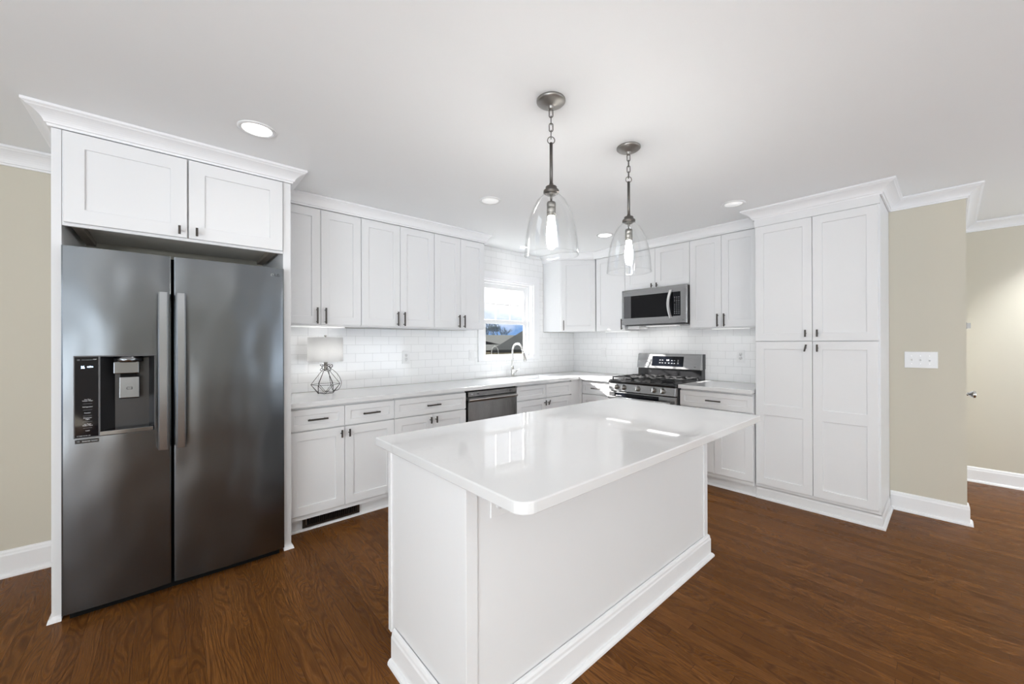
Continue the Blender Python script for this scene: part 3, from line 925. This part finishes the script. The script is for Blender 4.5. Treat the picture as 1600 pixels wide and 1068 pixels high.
# ------------------------------------------------------------------ pantry
pt = thing('pantry_cabinet', 'tall four-door white pantry cabinet at the end of the range wall', 'cabinet', (XPD, 1.117, 0), -PI / 2)
PW_ = 1.117 - 0.331
box('body', M['white'], pt, 0.001, PW_, 0.021, XB - XPD - 0.003, 0.10, 2.346, 0.0015)
kb = MB().box(0.001, PW_, 0.036, 0.05, 0, 0.11)
kb.sweep(base_prof(0.105, 0.004), [(0.001, 0.036), (PW_ + 0.003, 0.036), (PW_ + 0.003, XB - XPD - 0.035)])
kb.build('toe_kick', M['white'], pt)
box('fascia', M['white'], pt, 0.001, PW_, 0.003, 0.0205, 2.286, 2.347)
hm = 0.400
PZ = 1.322
door(pt, 0.010, hm - G, PZ + 0.003, 2.283, hm - 0.040, PZ + 0.062, 0.055, 1)
door(pt, hm + G, PW_ - 0.010, PZ + 0.003, 2.283, hm + 0.034, PZ + 0.062, 0.055, 1)
door(pt, 0.010, hm - G, 0.128, PZ - 0.002, hm - 0.040, PZ - 0.052, 0.055, 1, rails=((0.712, 0.798),), tilt=0.22)
door(pt, hm + G, PW_ - 0.010, 0.128, PZ - 0.002, hm + 0.034, PZ - 0.052, 0.055, 1, rails=((0.712, 0.798),))

# ------------------------------------------------------------------ microwave
mw = thing('microwave', 'stainless over-the-range microwave with curved handle', 'microwave', (3.858, 2.5225, 1.5155), -PI / 2)
MWW = 2.5225 - 1.7745
box('case', M['black'], mw, 0.002, MWW - 0.002, 0.030, XT - 3.858 - 0.003, 0.006, 0.384)
fr = MB().grid([0, 0.024, 0.596, 0.602, 0.684, MWW], [0.0, 0.072, 0.318, 0.387], 0.0, 0.029, lambda i, j: not (j == 1 and i in (1, 2, 3)), 'xz').build('front_frame', M['steel'], mw, 0.003)
gw = box('window', M['mwglass'], mw, 0.022, 0.598, 0.006, 0.02, 0.070, 0.320)
box('control_panel', M['bglass'], mw, 0.600, 0.686, 0.004, 0.02, 0.070, 0.320)
box('window_band', M['greyplastic'], gw, 0.024, 0.112, 0.0045, 0.0062, 0.073, 0.317)
kp = MB()
for r in range(10):
    for c in range(3):
        if r == 3 and c == 0:
            continue
        w_ = 0.008 if r in (0, 2, 8, 9) else 0.004
        kp.box(0.622 + c * 0.022 - w_ / 2, 0.622 + c * 0.022 + w_ / 2, 0.0030, 0.0045, 0.262 - r * 0.0185, 0.2665 - r * 0.0185)
kp.build('keypad', M['ink'], mw)
n = 18
hv, hf = [], []
for i in range(n + 1):
    u = i / n
    z = 0.052 + u * 0.290
    b = -0.012 - 0.040 * math.sin(PI * u)
    sx = 0.585 - 0.010 * math.sin(PI * u)
    hv += [(sx - 0.014, b, z), (sx + 0.014, b - 0.001, z), (sx + 0.014, b + 0.014, z), (sx - 0.014, b + 0.014, z)]
for i in range(n):
    for k in range(4):
        hf.append((i * 4 + k, i * 4 + (k + 1) % 4, (i + 1) * 4 + (k + 1) % 4, (i + 1) * 4 + k))
hf += [(0, 1, 2, 3), (n * 4 + 3, n * 4 + 2, n * 4 + 1, n * 4)]
MB().add(hv, hf, True).box(0.574, 0.596, -0.010, 0.002, 0.050, 0.062).box(0.574, 0.596, -0.010, 0.002, 0.332, 0.344).build('handle', M['bright'], mw, 0.002)
vb = MB().box(0.03, MWW - 0.03, 0.04, 0.36, -0.012, 0.006)
vb.build('vent_underside', M['greyplastic'], mw)
box('filter_tray', M['plastic'], mw, 0.01, 0.16, 0.10, 0.30, -0.045, -0.012)
text('logo', 'LG', M['inkdark'], mw, (0.712, -0.0004, 0.030), 0.014)

# ------------------------------------------------------------------ range
rg = thing('gas_range', 'stainless and black gas range with five burner knobs', 'range', (3.565, 2.5005, 0), -PI / 2)
RGW = 2.5005 - 1.7515
RGD = XT - 3.565 - 0.004
box('side_body', M['black'], rg, 0.001, RGW - 0.001, 0.04, RGD, 0.03, 0.885)
for lx in (0.04, RGW - 0.04):
    for ly in (0.09, RGD - 0.06):
        MB().cyl((lx, ly, 0.0), 0.018, 0.03).build('foot', M['black'], rg)
# control panel, leaning back
MB().prism([(-0.006, 0.800), (0.006, 0.882), (0.045, 0.882), (0.045, 0.800)], 0.0, RGW, 'x').build('control_panel', M['steel'], rg, 0.003)
for kx in (0.100, 0.187, 0.352, 0.529, 0.623):
    kn = MB().lathe([(0, 0), (0.026, 0), (0.026, 0.006), (0.0205, 0.010), (0.019, 0.026), (0.014, 0.030), (0, 0.030)], (0, 0, 0), '-y', 24)
    ko = kn.build('knob', M['steel_k'] if 'steel_k' in M else M['pewter'], rg, loc=(kx, 0.000, 0.842))
    ko.rotation_euler = (math.radians(-8), 0, 0)
    box('grip', M['chrome'], ko, -0.005, 0.005, -0.040, -0.028, -0.019, 0.019, 0.002)
    box('mark', M['inkdark'], ko, -0.004, 0.004, -0.0014, 0.0005, 0.030, 0.034)
# cooktop
MB().prism([(-0.004, 0.884), (-0.008, 0.900), (0.004, 0.914), (0.03, 0.918), (RGD - 0.09, 0.918), (RGD - 0.09, 0.884)], -0.0, RGW, 'x').build('cooktop', M['black'], rg, 0.003)
for bx, by, br in ((0.15, 0.16, 0.048), (0.15, 0.42, 0.040), (0.375, 0.29, 0.044), (0.60, 0.16, 0.052), (0.60, 0.42, 0.036)):
    bo = MB().lathe([(0, 0), (br + 0.012, 0), (br + 0.008, 0.008), (br, 0.010), (br, 0.016), (0, 0.018)], (bx, by, 0.918), seg=24).build('burner', M['iron'], rg)
    MB().lathe([(0, 0), (br * 0.8, 0), (br * 0.76, 0.007), (0, 0.009)], (bx, by, 0.934), seg=24).build('burner_cap', M['iron'], bo)
for gx0, gx1 in ((0.025, 0.262), (0.268, 0.482), (0.488, 0.725)):
    g = MB()
    y0_, y1_ = 0.03, RGD - 0.115
    zt, zb = 0.948, 0.937
    for yy in (y0_, y1_ - 0.012, (y0_ + y1_) / 2 - 0.006):
        g.box(gx0, gx1, yy, yy + 0.012, zb, zt)
    for xx in (gx0, gx1 - 0.012):
        g.box(xx, xx + 0.012, y0_, y1_, zb, zt)
    xm = (gx0 + gx1) / 2
    for xx in (xm - 0.035, xm + 0.023):
        g.box(xx, xx + 0.011, y0_, y0_ + 0.20, zb, zt + 0.003)
        g.box(xx, xx + 0.011, y1_ - 0.20, y1_, zb, zt + 0.003)
    for yy in (y0_ + 0.115, y1_ - 0.125):
        g.box(gx0, gx0 + 0.085, yy, yy + 0.011, zb, zt + 0.003)
        g.box(gx1 - 0.085, gx1, yy, yy + 0.011, zb, zt + 0.003)
    for xx in (gx0, gx1 - 0.012):
        for yy in (y0_, y1_ - 0.012):
            g.box(xx, xx + 0.012, yy, yy + 0.012, 0.918, zb)
    g.build('grate', M['iron'], rg, 0.002, 1)
# oven door
od = MB().grid([0.002, 0.10, RGW - 0.10, RGW - 0.002], [0.215, 0.30, 0.62, 0.790], 0.002, 0.038, lambda i, j: True, 'xz').build('oven_door', M['steel'], rg, 0.003)
box('oven_window', M['bglass'], od, 0.075, RGW - 0.17, -0.001, 0.01, 0.735, 0.782)
box('lower_window', M['bglass'], od, 0.10, RGW - 0.10, -0.0005, 0.01, 0.32, 0.62)
hb = MB().tube([(0.030, -0.048, 0.735), (RGW / 2, -0.056, 0.735), (RGW - 0.030, -0.048, 0.735)], 0.013, 14)
hb.box(0.030, 0.056, -0.048, 0.003, 0.722, 0.748).box(RGW - 0.056, RGW - 0.030, -0.048, 0.003, 0.722, 0.748)
hb.build('oven_handle', M['steel'], od)
dro = box('warming_drawer', M['steel'], rg, 0.002, RGW - 0.002, 0.002, 0.038, 0.045, 0.208, 0.003)
# backguard
MB().prism([(RGD - 0.088, 0.884), (RGD - 0.088, 1.02), (RGD - 0.02, 1.03), (RGD, 1.03), (RGD, 0.884)], 0.004, RGW - 0.004, 'x').build('back_riser', M['black'], rg)
bgd = MB().prism([(RGD - 0.112, 1.022), (RGD - 0.080, 1.182), (RGD - 0.055, 1.190), (RGD - 0.055, 1.022)], 0.0, RGW - 0.003, 'x').build('backguard', M['steel'], rg, 0.003)
box('backguard_case', M['black'], rg, 0.002, RGW, RGD - 0.0545, RGD, 1.0305, 1.188)
sl = math.atan2(0.032, 0.160)
dp = MB().box(0, 0.368, -0.002, 0.006, 0, 0.112).build('display_panel', M['bglass'], bgd, loc=(0.186, RGD - 0.112 + 0.027 * 0.2 - 0.0012, 1.050))
dp.rotation_euler = (-sl, 0, 0)
text('clock', '1:45', M['ink'], dp, (0.190, -0.0026, 0.068), 0.020, bold=0.0004)
kb = MB()
for k, (xx, zz) in enumerate(((0.10, 0.068), (0.13, 0.068), (0.24, 0.066), (0.27, 0.066), (0.10, 0.036), (0.13, 0.036), (0.165, 0.036), (0.205, 0.036), (0.24, 0.034), (0.27, 0.034), (0.31, 0.07), (0.31, 0.052), (0.31, 0.034))):
    kb.box(xx - 0.008, xx + 0.008, -0.0028, -0.001, zz - 0.003, zz + 0.003)
kb.build('touch_keys', M['inkdim'], dp)
text('logo', 'LG', M['inkdark'], bgd, (0.682, RGD - 0.1095, 1.052), 0.014, rot=(PI / 2 - sl, 0, 0))

# ------------------------------------------------------------------ island
ITH = -0.006
IX, IY, IL, IW = 0.671, 0.731, 1.813, 0.971
def rr_rect(x0, x1, y0, y1, rr, n=8):
    p = []
    ra, rb, rc, rd = rr
    for cx, cy, a0, r in ((x1 - ra, y0 + ra, -PI / 2, ra), (x1 - rb, y1 - rb, 0, rb), (x0 + rc, y1 - rc, PI / 2, rc), (x0 + rd, y0 + rd, PI, rd)):
        for k in range(n + 1):
            a = a0 + PI / 2 * k / n
            p.append((cx + r * math.cos(a), cy + r * math.sin(a)))
    return p
it = MB().prism(rr_rect(0, IL, 0, IW, (0.012, 0.03, 0.010, 0.048)), 0.8685, 0.904, 'z').build('countertop', M['quartz'], None, 0.004, loc=(IX, IY, 0))
it.rotation_euler = (0, 0, ITH)
tag(it, 'white quartz island countertop with rounded corners overhanging toward the camera', 'countertop')
il = thing('kitchen_island', 'white panelled island cabinet standing on the wood floor', 'island', (IX, IY, 0), ITH)
bx0, bx1, by0, by1 = 0.020, IL - 0.015, 0.290, IW - 0.072
mb = MB().box(bx0 + 0.006, bx1 - 0.006, by0 + 0.006, by1 - 0.02, 0.10, 0.868)
mb.box(bx0 + 0.006, bx1 - 0.006, by0 + 0.006, by1 - 0.08, 0.0, 0.10)
mb.build('body', M['white'], il)
for (cx0, cx1, cy0, cy1) in ((bx0, bx0 + 0.045, by0, by0 + 0.04), (bx1 - 0.045, bx1, by0, by0 + 0.04), (bx0, bx0 + 0.02, by1 - 0.045, by1 - 0.019), (bx1 - 0.02, bx1, by1 - 0.045, by1 - 0.019)):
    box('corner_stile', M['white'], il, cx0, cx1, cy0, cy1, 0.10, 0.868, 0.0015)
MB().sweep(base_prof(0.135, 0.016), [(bx0 + 0.002, by1 - 0.078), (bx0 + 0.002, by0 + 0.002), (bx1 - 0.002, by0 + 0.002), (bx1 - 0.002, by1 - 0.078)]).build('baseboard', M['trim'], il)
nw = 3
for k in range(nw):
    dx = bx0 + 0.006 + (bx1 - bx0 - 0.012) / nw
    a = bx0 + 0.02 + k * (bx1 - bx0 - 0.04) / nw
    o = shaker(MB(), 0.0015, (bx1 - bx0 - 0.04) / nw - 0.0015, 0.135, 0.86, (), 0.062).build('door', M['white'], il, 0.0018, 1, loc=(a + (bx1 - bx0 - 0.04) / nw, by1, 0))
    o.rotation_euler = (0, 0, PI)
    pull(o, 0.04, 0.80, 0.055, True, posts=1)

# ------------------------------------------------------------------ outlets and switches
def plate(name, label, cat, loc, rz, w, h, kinds, group=None, sl_mat=None):
    """wall plate, local front -y; kinds: list of (x, 'o' outlet | 's' toggle | 'r' rocker)"""
    t = thing(name, label, cat, loc, rz, group)
    box('cover_plate', M['plastic'], t, -w / 2, w / 2, -0.006, 0, -h / 2, h / 2, 0.002)
    for x, k in kinds:
        if k == 'o':
            for zz in (-0.020, 0.020):
                rc = MB().lathe([(0, 0), (0.0165, 0), (0.0165, 0.0025), (0, 0.0025)], (x, -0.006, zz), '-y', 20).build('socket', M['plastic'], t)
                MB().box(x - 0.0075, x - 0.0052, -0.0088, -0.0070, zz - 0.002, zz + 0.008).box(x + 0.0052, x + 0.0075, -0.0088, -0.0070, zz - 0.001, zz + 0.007).cyl((x, -0.0070, zz - 0.008), 0.0026, 0.0018, '-y', 10).build('slots', M['slot'], rc)
        elif k == 's':
            sf = box('switch_frame', M['plastic'], t, x - 0.008, x + 0.008, -0.0072, -0.006, -0.016, 0.016)
            up = 1 if x <= 0 else -1
            MB().prism([(-0.006, -0.010), (-0.019, 0.004 * up + 0.004), (-0.017, 0.004 * up + 0.010), (-0.006, 0.010)], x - 0.0045, x + 0.0045, 'x').build('toggle', M['plastic'], sf)
            MB().cyl((x, -0.006, 0.030), 0.003, 0.001, '-y', 10).cyl((x, -0.006, -0.030), 0.003, 0.001, '-y', 10).build('screw', M['dimglow'], t)
        else:
            box('rocker', M['plastic'], t, x - 0.0165, x + 0.0165, -0.009, -0.006, -0.033, 0.033, 0.001)
    return t
plate('wall_outlet', 'white wall outlet on the tile above the cabinet left of the dishwasher', 'outlet', (1.724, YT, 1.178), 0, 0.078, 0.125, [(0, 'o')])
plate('light_switch', 'white rocker switch on the tile beside the window casing', 'switch', (2.505, YT, 1.180), 0, 0.075, 0.120, [(0, 'r')])
plate('wall_outlet', 'white wall outlet on the tile between the range and pantry', 'outlet', (XT, 1.409, 1.177), -PI / 2, 0.076, 0.122, [(0, 'o')])
plate('wall_outlet', 'blank white wall plate on the tile left of the range', 'outlet', (XT, 3.06, 1.185), -PI / 2, 0.076, 0.118, [(0, 'r')])
plate('light_switch', 'triple toggle light switch on the beige wall beside the pantry', 'switch', (XB, 0.155, 1.178), -PI / 2, 0.178, 0.124, [(-0.050, 's'), (-0.002, 's'), (0.046, 's')])
plate('wall_outlet', 'white outlet on the island front under the countertop overhang', 'outlet', (IX + 0.158, IY + by0 + 0.0045, 0.797), ITH, 0.075, 0.120, [(0, 'o')])

# ------------------------------------------------------------------ floor register in the toe kick
vr = thing('vent_register', 'brown metal air register in the toe kick below the first cabinet', 'vent', (0.695, YD + 0.077, 0.024), 0)
VW, VH = 0.392, 0.083
MB().grid([0, 0.022, VW - 0.022, VW], [0, 0.014, VH - 0.008, VH], -0.017, -0.010, lambda i, j: not (i == 1 and j == 1), 'xz').build('frame', M['register'], vr, 0.001)
box('backing', M['gap'], vr, 0.004, VW - 0.004, -0.006, -0.0015, 0.004, VH - 0.004)
lv = MB()
for k in range(26):
    xx = 0.030 + k * (VW - 0.060) / 25
    lv.box(xx - 0.0016, xx + 0.0016, -0.0155, -0.006, 0.013, VH - 0.007)
lv.build('louvers', M['register'], vr)
box('lever', M['pewter'], vr, 0.020, 0.026, -0.022, -0.016, 0.022, 0.066)

# ------------------------------------------------------------------ wire lamp
lp = thing('table_lamp', 'geometric dark wire table lamp with white drum shade on the counter', 'lamp', (0.945, 3.385, CT1), 0)
wf = MB()
def ringpts(n, r, z, ph):
    return [Vector((r * math.cos(2 * PI * k / n + ph), r * math.sin(2 * PI * k / n + ph), z)) for k in range(n)]
NB = 6
B_ = ringpts(NB, 0.062, 0.004, 0.25)
Md = ringpts(NB, 0.106, 0.072, 0.25 + PI / NB)
Tp = ringpts(NB, 0.020, 0.192, 0.25 + PI / NB)
wr = 0.0019
for k in range(NB):
    for p, q in ((B_[k], B_[(k + 1) % NB]), (Md[k], Md[(k + 1) % NB]), (B_[k], Md[k]), (B_[(k + 1) % NB], Md[k]), (Md[k], Tp[k]), (Tp[k], Tp[(k + 1) % NB])):
        wf.tube([p, q], wr, 6)
wf.build('wire_frame', M['wire'], lp)
MB().lathe([(0, 0.188), (0.019, 0.188), (0.019, 0.194), (0.013, 0.197), (0.013, 0.245), (0.016, 0.247), (0.016, 0.262), (0, 0.262)], seg=20).build('socket', M['pewter'], lp)
sh = MB()
R_ = 0.130
sh.lathe([(R_, 0.255), (R_, 0.450), (R_ - 0.0025, 0.450), (R_ - 0.0025, 0.255), (R_, 0.255)], seg=48)
sh.build('lamp_shade', M['shadefabric'], lp)
sp = MB()
for k in range(3):
    a = 2 * PI * k / 3
    sp.tube([(0, 0, 0.445), (0.127 * math.cos(a), 0.127 * math.sin(a), 0.445)], 0.0015, 6)
sp.tube([(0, 0, 0.26), (0.04, 0, 0.30), (0.045, 0, 0.38), (0, 0, 0.447)], 0.0015, 6)
sp.build('harp', M['pewter'], lp)
MB().lathe([(0, 0.445), (0.006, 0.447), (0.004, 0.455), (0.010, 0.460), (0.010, 0.468), (0, 0.470)], seg=14).build('finial', M['pewter'], lp)
MB().lathe([(0, 0.262), (0.014, 0.265), (0.016, 0.285), (0.028, 0.315), (0.028, 0.335), (0.016, 0.355), (0, 0.358)], seg=20).build('bulb', M['lampbulb'], lp)
cdp = []
for k in range(170):
    u = k / 169
    a = u * 2 * PI * 3.2
    r = 0.022 + 0.022 * abs(math.sin(a * 0.73)) + 0.006 * math.sin(5.1 * a)
    cdp.append((r * math.cos(a) + 0.006, r * math.sin(a) - 0.004, 0.205 + 0.026 * math.sin(a * 1.37)))
tail = [(0.030, -0.020, 0.200), (0.045, -0.030, 0.188), (0.072, -0.040, 0.160), (0.098, -0.040, 0.118), (0.110, -0.035, 0.075), (0.096, -0.030, 0.035), (0.070, -0.032, 0.018), (0.042, -0.040, 0.028), (0.028, -0.045, 0.060), (0.022, -0.030, 0.120), (0.018, -0.018, 0.190)]
def smooth(pts, n=6):
    P_ = [Vector(p) for p in pts]
    out = []
    for i in range(len(P_) - 1):
        p0, p1, p2, p3 = P_[max(i - 1, 0)], P_[i], P_[i + 1], P_[min(i + 2, len(P_) - 1)]
        for k in range(n):
            q = k / n
            out.append(0.5 * ((2 * p1) + (p2 - p0) * q + (2 * p0 - 5 * p1 + 4 * p2 - p3) * q * q + (3 * p1 - p0 - 3 * p2 + p3) * q ** 3))
    return out + [P_[-1]]
MB().tube(smooth(cdp[::4] + tail), 0.0020, 6).build('cord', M['wire'], lp)

# ------------------------------------------------------------------ pendant lights
def pendant(label, x, y):
    t = thing('pendant_light', label, 'pendant light', (x, y, CZ), 0, 'pendants over the island')
    MB().lathe([(0, -0.001), (0.066, -0.001), (0.066, -0.008), (0.060, -0.014), (0.040, -0.024), (0.016, -0.028), (0.013, -0.030), (0.013, -0.038), (0.008, -0.044), (0, -0.044)], seg=40).build('canopy', M['pewter'], t)
    ch = MB()
    z = -0.041
    for k in range(4):
        L, w_ = 0.038, 0.0085
        pts = []
        for q in range(20):
            a = 2 * PI * q / 20
            ux, uz = w_ * math.sin(a), (L / 2 - w_) * (1 if math.cos(a) > 0 else -1) + w_ * math.cos(a)
            pts.append((ux, 0, z - L / 2 + uz) if k % 2 else (0, ux, z - L / 2 + uz))
        pts = [(p[0] * 0.72 - p[1] * 0.69, p[0] * 0.69 + p[1] * 0.72, p[2]) for p in pts]
        ch.tube(pts, 0.0024, 8, closed=True)
        z -= L - 0.0055
    ch.build('chain', M['darkpewter'], t)
    zr = z - 0.013
    MB().tube([(0.0165 * math.cos(a * PI / 12) * 0.74, -0.0165 * math.cos(a * PI / 12) * 0.67, zr + 0.0165 * math.sin(a * PI / 12)) for a in range(24)], 0.0021, 8, closed=True).build('loop', M['darkpewter'], t)
    MB().cyl((0, 0, -0.405), 0.0075, 0.405 + zr - 0.012).lathe([(0, -0.012), (0.011, -0.012), (0.0095, 0.0), (0.0095, 0.022), (0, 0.022)], (0, 0, -0.405)).build('rod', M['darkpewter'], t)
    MB().lathe([(0, -0.400), (0.023, -0.396), (0.026, -0.399), (0.026, -0.411), (0.034, -0.413), (0.036, -0.417), (0.036, -0.426), (0, -0.426)], seg=36).build('cap', M['darkpewter'], t)
    prof = [(0.031, -0.4265), (0.045, -0.441), (0.066, -0.462), (0.083, -0.492), (0.0945, -0.522), (0.1055, -0.562), (0.1135, -0.602), (0.119, -0.640), (0.1215, -0.675), (0.123, -0.700), (0.1245, -0.713)]
    inner = [(r - 0.003, z_ + (0.001 if i else 0)) for i, (r, z_) in enumerate(prof)][::-1]
    MB().lathe(prof + inner, seg=64).build('glass_shade', M['pglass'], t)
    MB().lathe([(0, -0.426), (0.026, -0.4275), (0.020, -0.436), (0.006, -0.438), (0.005, -0.466), (0.018, -0.468), (0.0205, -0.472), (0.0205, -0.488), (0.0195, -0.490), (0.0205, -0.494), (0.0205, -0.512), (0.0195, -0.515), (0.0205, -0.518), (0.0205, -0.532), (0, -0.532)], seg=28).build('socket', M['socket'], t)
    MB().lathe([(0.014, -0.532), (0.015, -0.545), (0.0205, -0.580), (0.0235, -0.612), (0.0205, -0.636), (0.011, -0.649), (0, -0.651)], seg=28).build('bulb', M['hotbulb'], t)
    return t
pendant('clear glass bell pendant nearer the camera, left of the pair over the island', 1.307, 1.228)
pendant('clear glass bell pendant farther away, right of the pair over the island', 1.952, 1.230)

# ------------------------------------------------------------------ recessed ceiling lights
def can(label, x, y, r, on, power=9.0, spot=150, col=(1, 0.985, 0.965)):
    t = thing('recessed_light', label, 'ceiling light', (x, y, CZ), 0, 'recessed ceiling lights')
    MB().lathe([(r * 0.76, -0.002), (r * 0.80, -0.006), (r * 0.96, -0.006), (r, -0.001), (r, -0.0004), (r * 0.76, -0.0004)] + [(r * 0.76, -0.002)], seg=48).build('trim_ring', M['plastic'], t)
    MB().lathe([(0, -0.0035), (r * 0.755, -0.003), (r * 0.755, -0.0006), (0, -0.0006)], seg=40).build('lens', M['lit'] if on else M['dimglow'], t)
    if on:
        d = bpy.data.lights.new('downlight', 'SPOT')
        d.energy, d.spot_size, d.spot_blend, d.shadow_soft_size = power, math.radians(spot), 0.8, 0.06
        d.color = col
        lo = bpy.data.objects.new('downlight', d)
        COL.objects.link(lo)
        lo.parent = t
        lo.location = (0, 0, -0.03)
    return t
can('lit recessed ceiling light in front of the refrigerator cabinet', 0.345, 2.412, 0.086, True, 1.5)
can('dim recessed ceiling light left of the near pendant, before the upper cabinets', 1.873, 2.413, 0.086, False)
can('lit recessed ceiling light seen beside the far pendant shade', 3.365, 2.403, 0.086, True, 2.5)
can('dim recessed ceiling light in front of the pantry crown', 3.378, 1.170, 0.086, False)
can('recessed light in the hall ceiling beyond the right edge of the picture', 5.33, -0.78, 0.086, True, 72, 100, (0.93, 0.96, 1.0))
can('small lit recessed ceiling light above the sink window', 3.074, 3.327, 0.055, True, 1.2)

# unseen lamps added behind the camera for fill and refrigerator highlights
def flush(label, x, y, power):
    t = thing('added_ceiling_lamp', label, 'ceiling light', (x, y, CZ), 0)
    MB().lathe([(0, -0.001), (0.165, -0.001), (0.165, -0.022), (0, -0.022)], seg=40).build('pan', M['nickel'], t)
    MB().lathe([(0.158, -0.0225), (0.150, -0.060), (0.115, -0.092), (0.06, -0.108), (0, -0.112)], seg=40).build('dome', M['lit'], t)
    d = bpy.data.lights.new('lamp_glow', 'POINT')
    d.energy, d.shadow_soft_size, d.color = power, 0.09, (1, 0.985, 0.965)
    lo = bpy.data.objects.new('lamp_glow', d)
    COL.objects.link(lo)
    lo.parent = t
    lo.location = (0, 0, -0.21)
flush('unseen flush dome lamp added as fill behind the camera, toward the left window', -0.80, -1.6, 4)
flush('unseen flush dome lamp added as fill behind the camera, toward the patio doors', 0.52, -1.7, 4)

def bar_and_fill(name, par, loc, sx, sy, power, lens):
    box(name, lens, par, loc[0] - sx / 2, loc[0] + sx / 2, loc[1] - sy / 2, loc[1] + sy / 2, loc[2] - 0.008, loc[2])
    d = bpy.data.lights.new(name + '_glow', 'AREA')
    d.shape, d.size, d.size_y, d.energy, d.color = 'RECTANGLE', sx, sy, power, (1, 0.985, 0.96)
    lo = bpy.data.objects.new(name + '_glow', d)
    COL.objects.link(lo)
    lo.parent = par
    lo.location = (loc[0], loc[1], loc[2] - 0.010)
bar_and_fill('cooktop_fill', mw, (MWW / 2, 0.22, -0.0125), 0.36, 0.08, 0.22, M['dimglow'])  # fill lamp added under the microwave to lighten the range tile
for wc in [o for o in bpy.data.objects if o.name.startswith('wall_cabinet') and o.get('group') == GB and o.location.z < 1.6]:
    bar_and_fill('bar_and_fill', wc, (0.21 if wc.location.y > 2.5 else 0.326, 0.17, -0.001), 0.34, 0.03, 0.10, M['dimglow'])  # added fill: lightens the shaded tile under the range-wall cabinets
bar_and_fill('bar_and_fill', bpy.data.objects['wall_cabinet.001'], (0.29, 0.20, -0.001), 0.45, 0.03, 0.16, M['dimglow'])

# ------------------------------------------------------------------ outside the window
gy = MB().add([(-20, 3.9, 0.1), (60, 3.9, 0.1), (60, 24, 0.80), (-20, 24, 0.80), (-20, 90, 0.9), (90, 90, 0.9)], [(0, 1, 2, 3), (3, 2, 5, 4)])
tag(gy.build('lawn', M['grass']), 'olive winter lawn outside the sink window', 'lawn', kind='structure')
hs = thing('house', 'neighbouring house with a long grey shingle roof beyond the lawn', 'house', (16.0, 21.0, 0.6), 0)
MB().prism([(0.0, 0.20), (5.0, 1.37), (10.0, 0.20)], -8.0, 9.0, 'x').build('roof', M['shingle'], hs)
gx = MB()
top = [(-0.45, -1.0, 0.25), (14.0, -1.0, 0.25), (14.0, 3.5, 2.70), (8.6, 3.5, 2.70)]
gx.add(top + [(x, y + 0.15, z - 0.28) for x, y, z in top], [(0, 1, 2, 3), (7, 6, 5, 4)] + [(i, (i + 1) % 4, 4 + (i + 1) % 4, 4 + i) for i in range(4)])
gx.build('wing_roof', M['shingle'], hs)
box('wall', M['siding'], hs, -7.7, 13.7, 0.3, 7.5, -0.3, 0.19)
sd = thing('shed', 'tan shed with a dark overhanging roof at the left of the window view', 'shed', (6.2, 10.0, 0.28), 0)
box('wall', M['siding'], sd, -1.2, 1.45, 0.3, 2.0, -0.1, 0.98)
MB().prism([(-1.5, 0.98), (1.95, 0.98), (0.2, 1.30)], 0.0, 2.3, 'y').build('roof', M['darkroof'], sd)
sw = thing('garden_arch', 'white pipe arch standing on the lawn beside the shed', 'arch', (7.78, 9.8, 0.25), 0)
MB().tube([(-0.14, 0, 0)] + [(-0.14 * math.cos(PI * k / 10), 0, 0.75 + 0.2 * math.sin(PI * k / 10)) for k in range(11)] + [(0.14, 0, 0)], 0.013, 8).build('pipe', M['whitepipe'], sw)

def tree(label, x, y, z, h, seed):
    rnd = random.Random(seed)
    mb = MB()
    def grow(p, d, L, r, lev):
        q = p + d * L
        mb.tube([p, q], [r, r * 0.65], 5)
        if lev == 0:
            return
        for k in range(4 if lev > 1 else 5):
            nd_ = (d + Vector((rnd.uniform(-1, 1), rnd.uniform(-1, 1), rnd.uniform(-0.2, 0.6))) * 0.75).normalized()
            grow(p + d * L * rnd.uniform(0.5, 1.0), nd_, L * rnd.uniform(0.55, 0.8), r * 0.6, lev - 1)
    grow(Vector((0, 0, 0)), Vector((0, 0, 1)), h * 0.38, 0.10, 4)
    o = mb.build('bare_tree', M['bark'], None, loc=(x, y, z))
    return tag(o, label, 'tree', 'trees beyond the neighbouring roof')
TL = 'leafless tree beyond the neighbouring grey roof'
for i, (px, h) in enumerate(((0.742, 4.6), (0.765, 4.9), (0.787, 4.7), (0.806, 4.3), (0.828, 3.8))):
    yy = 52.0 + (i % 3) * 3
    tree(['bare tree leftmost above the grey roof, half hidden by the cabinet', 'bare tree second from left above the grey roof', 'bare tree in the middle above the grey roof', 'bare tree second from right above the grey roof', 'bare tree rightmost above the grey roof, the shortest'][i], px * yy, yy, 0.9, h, 11 + i)
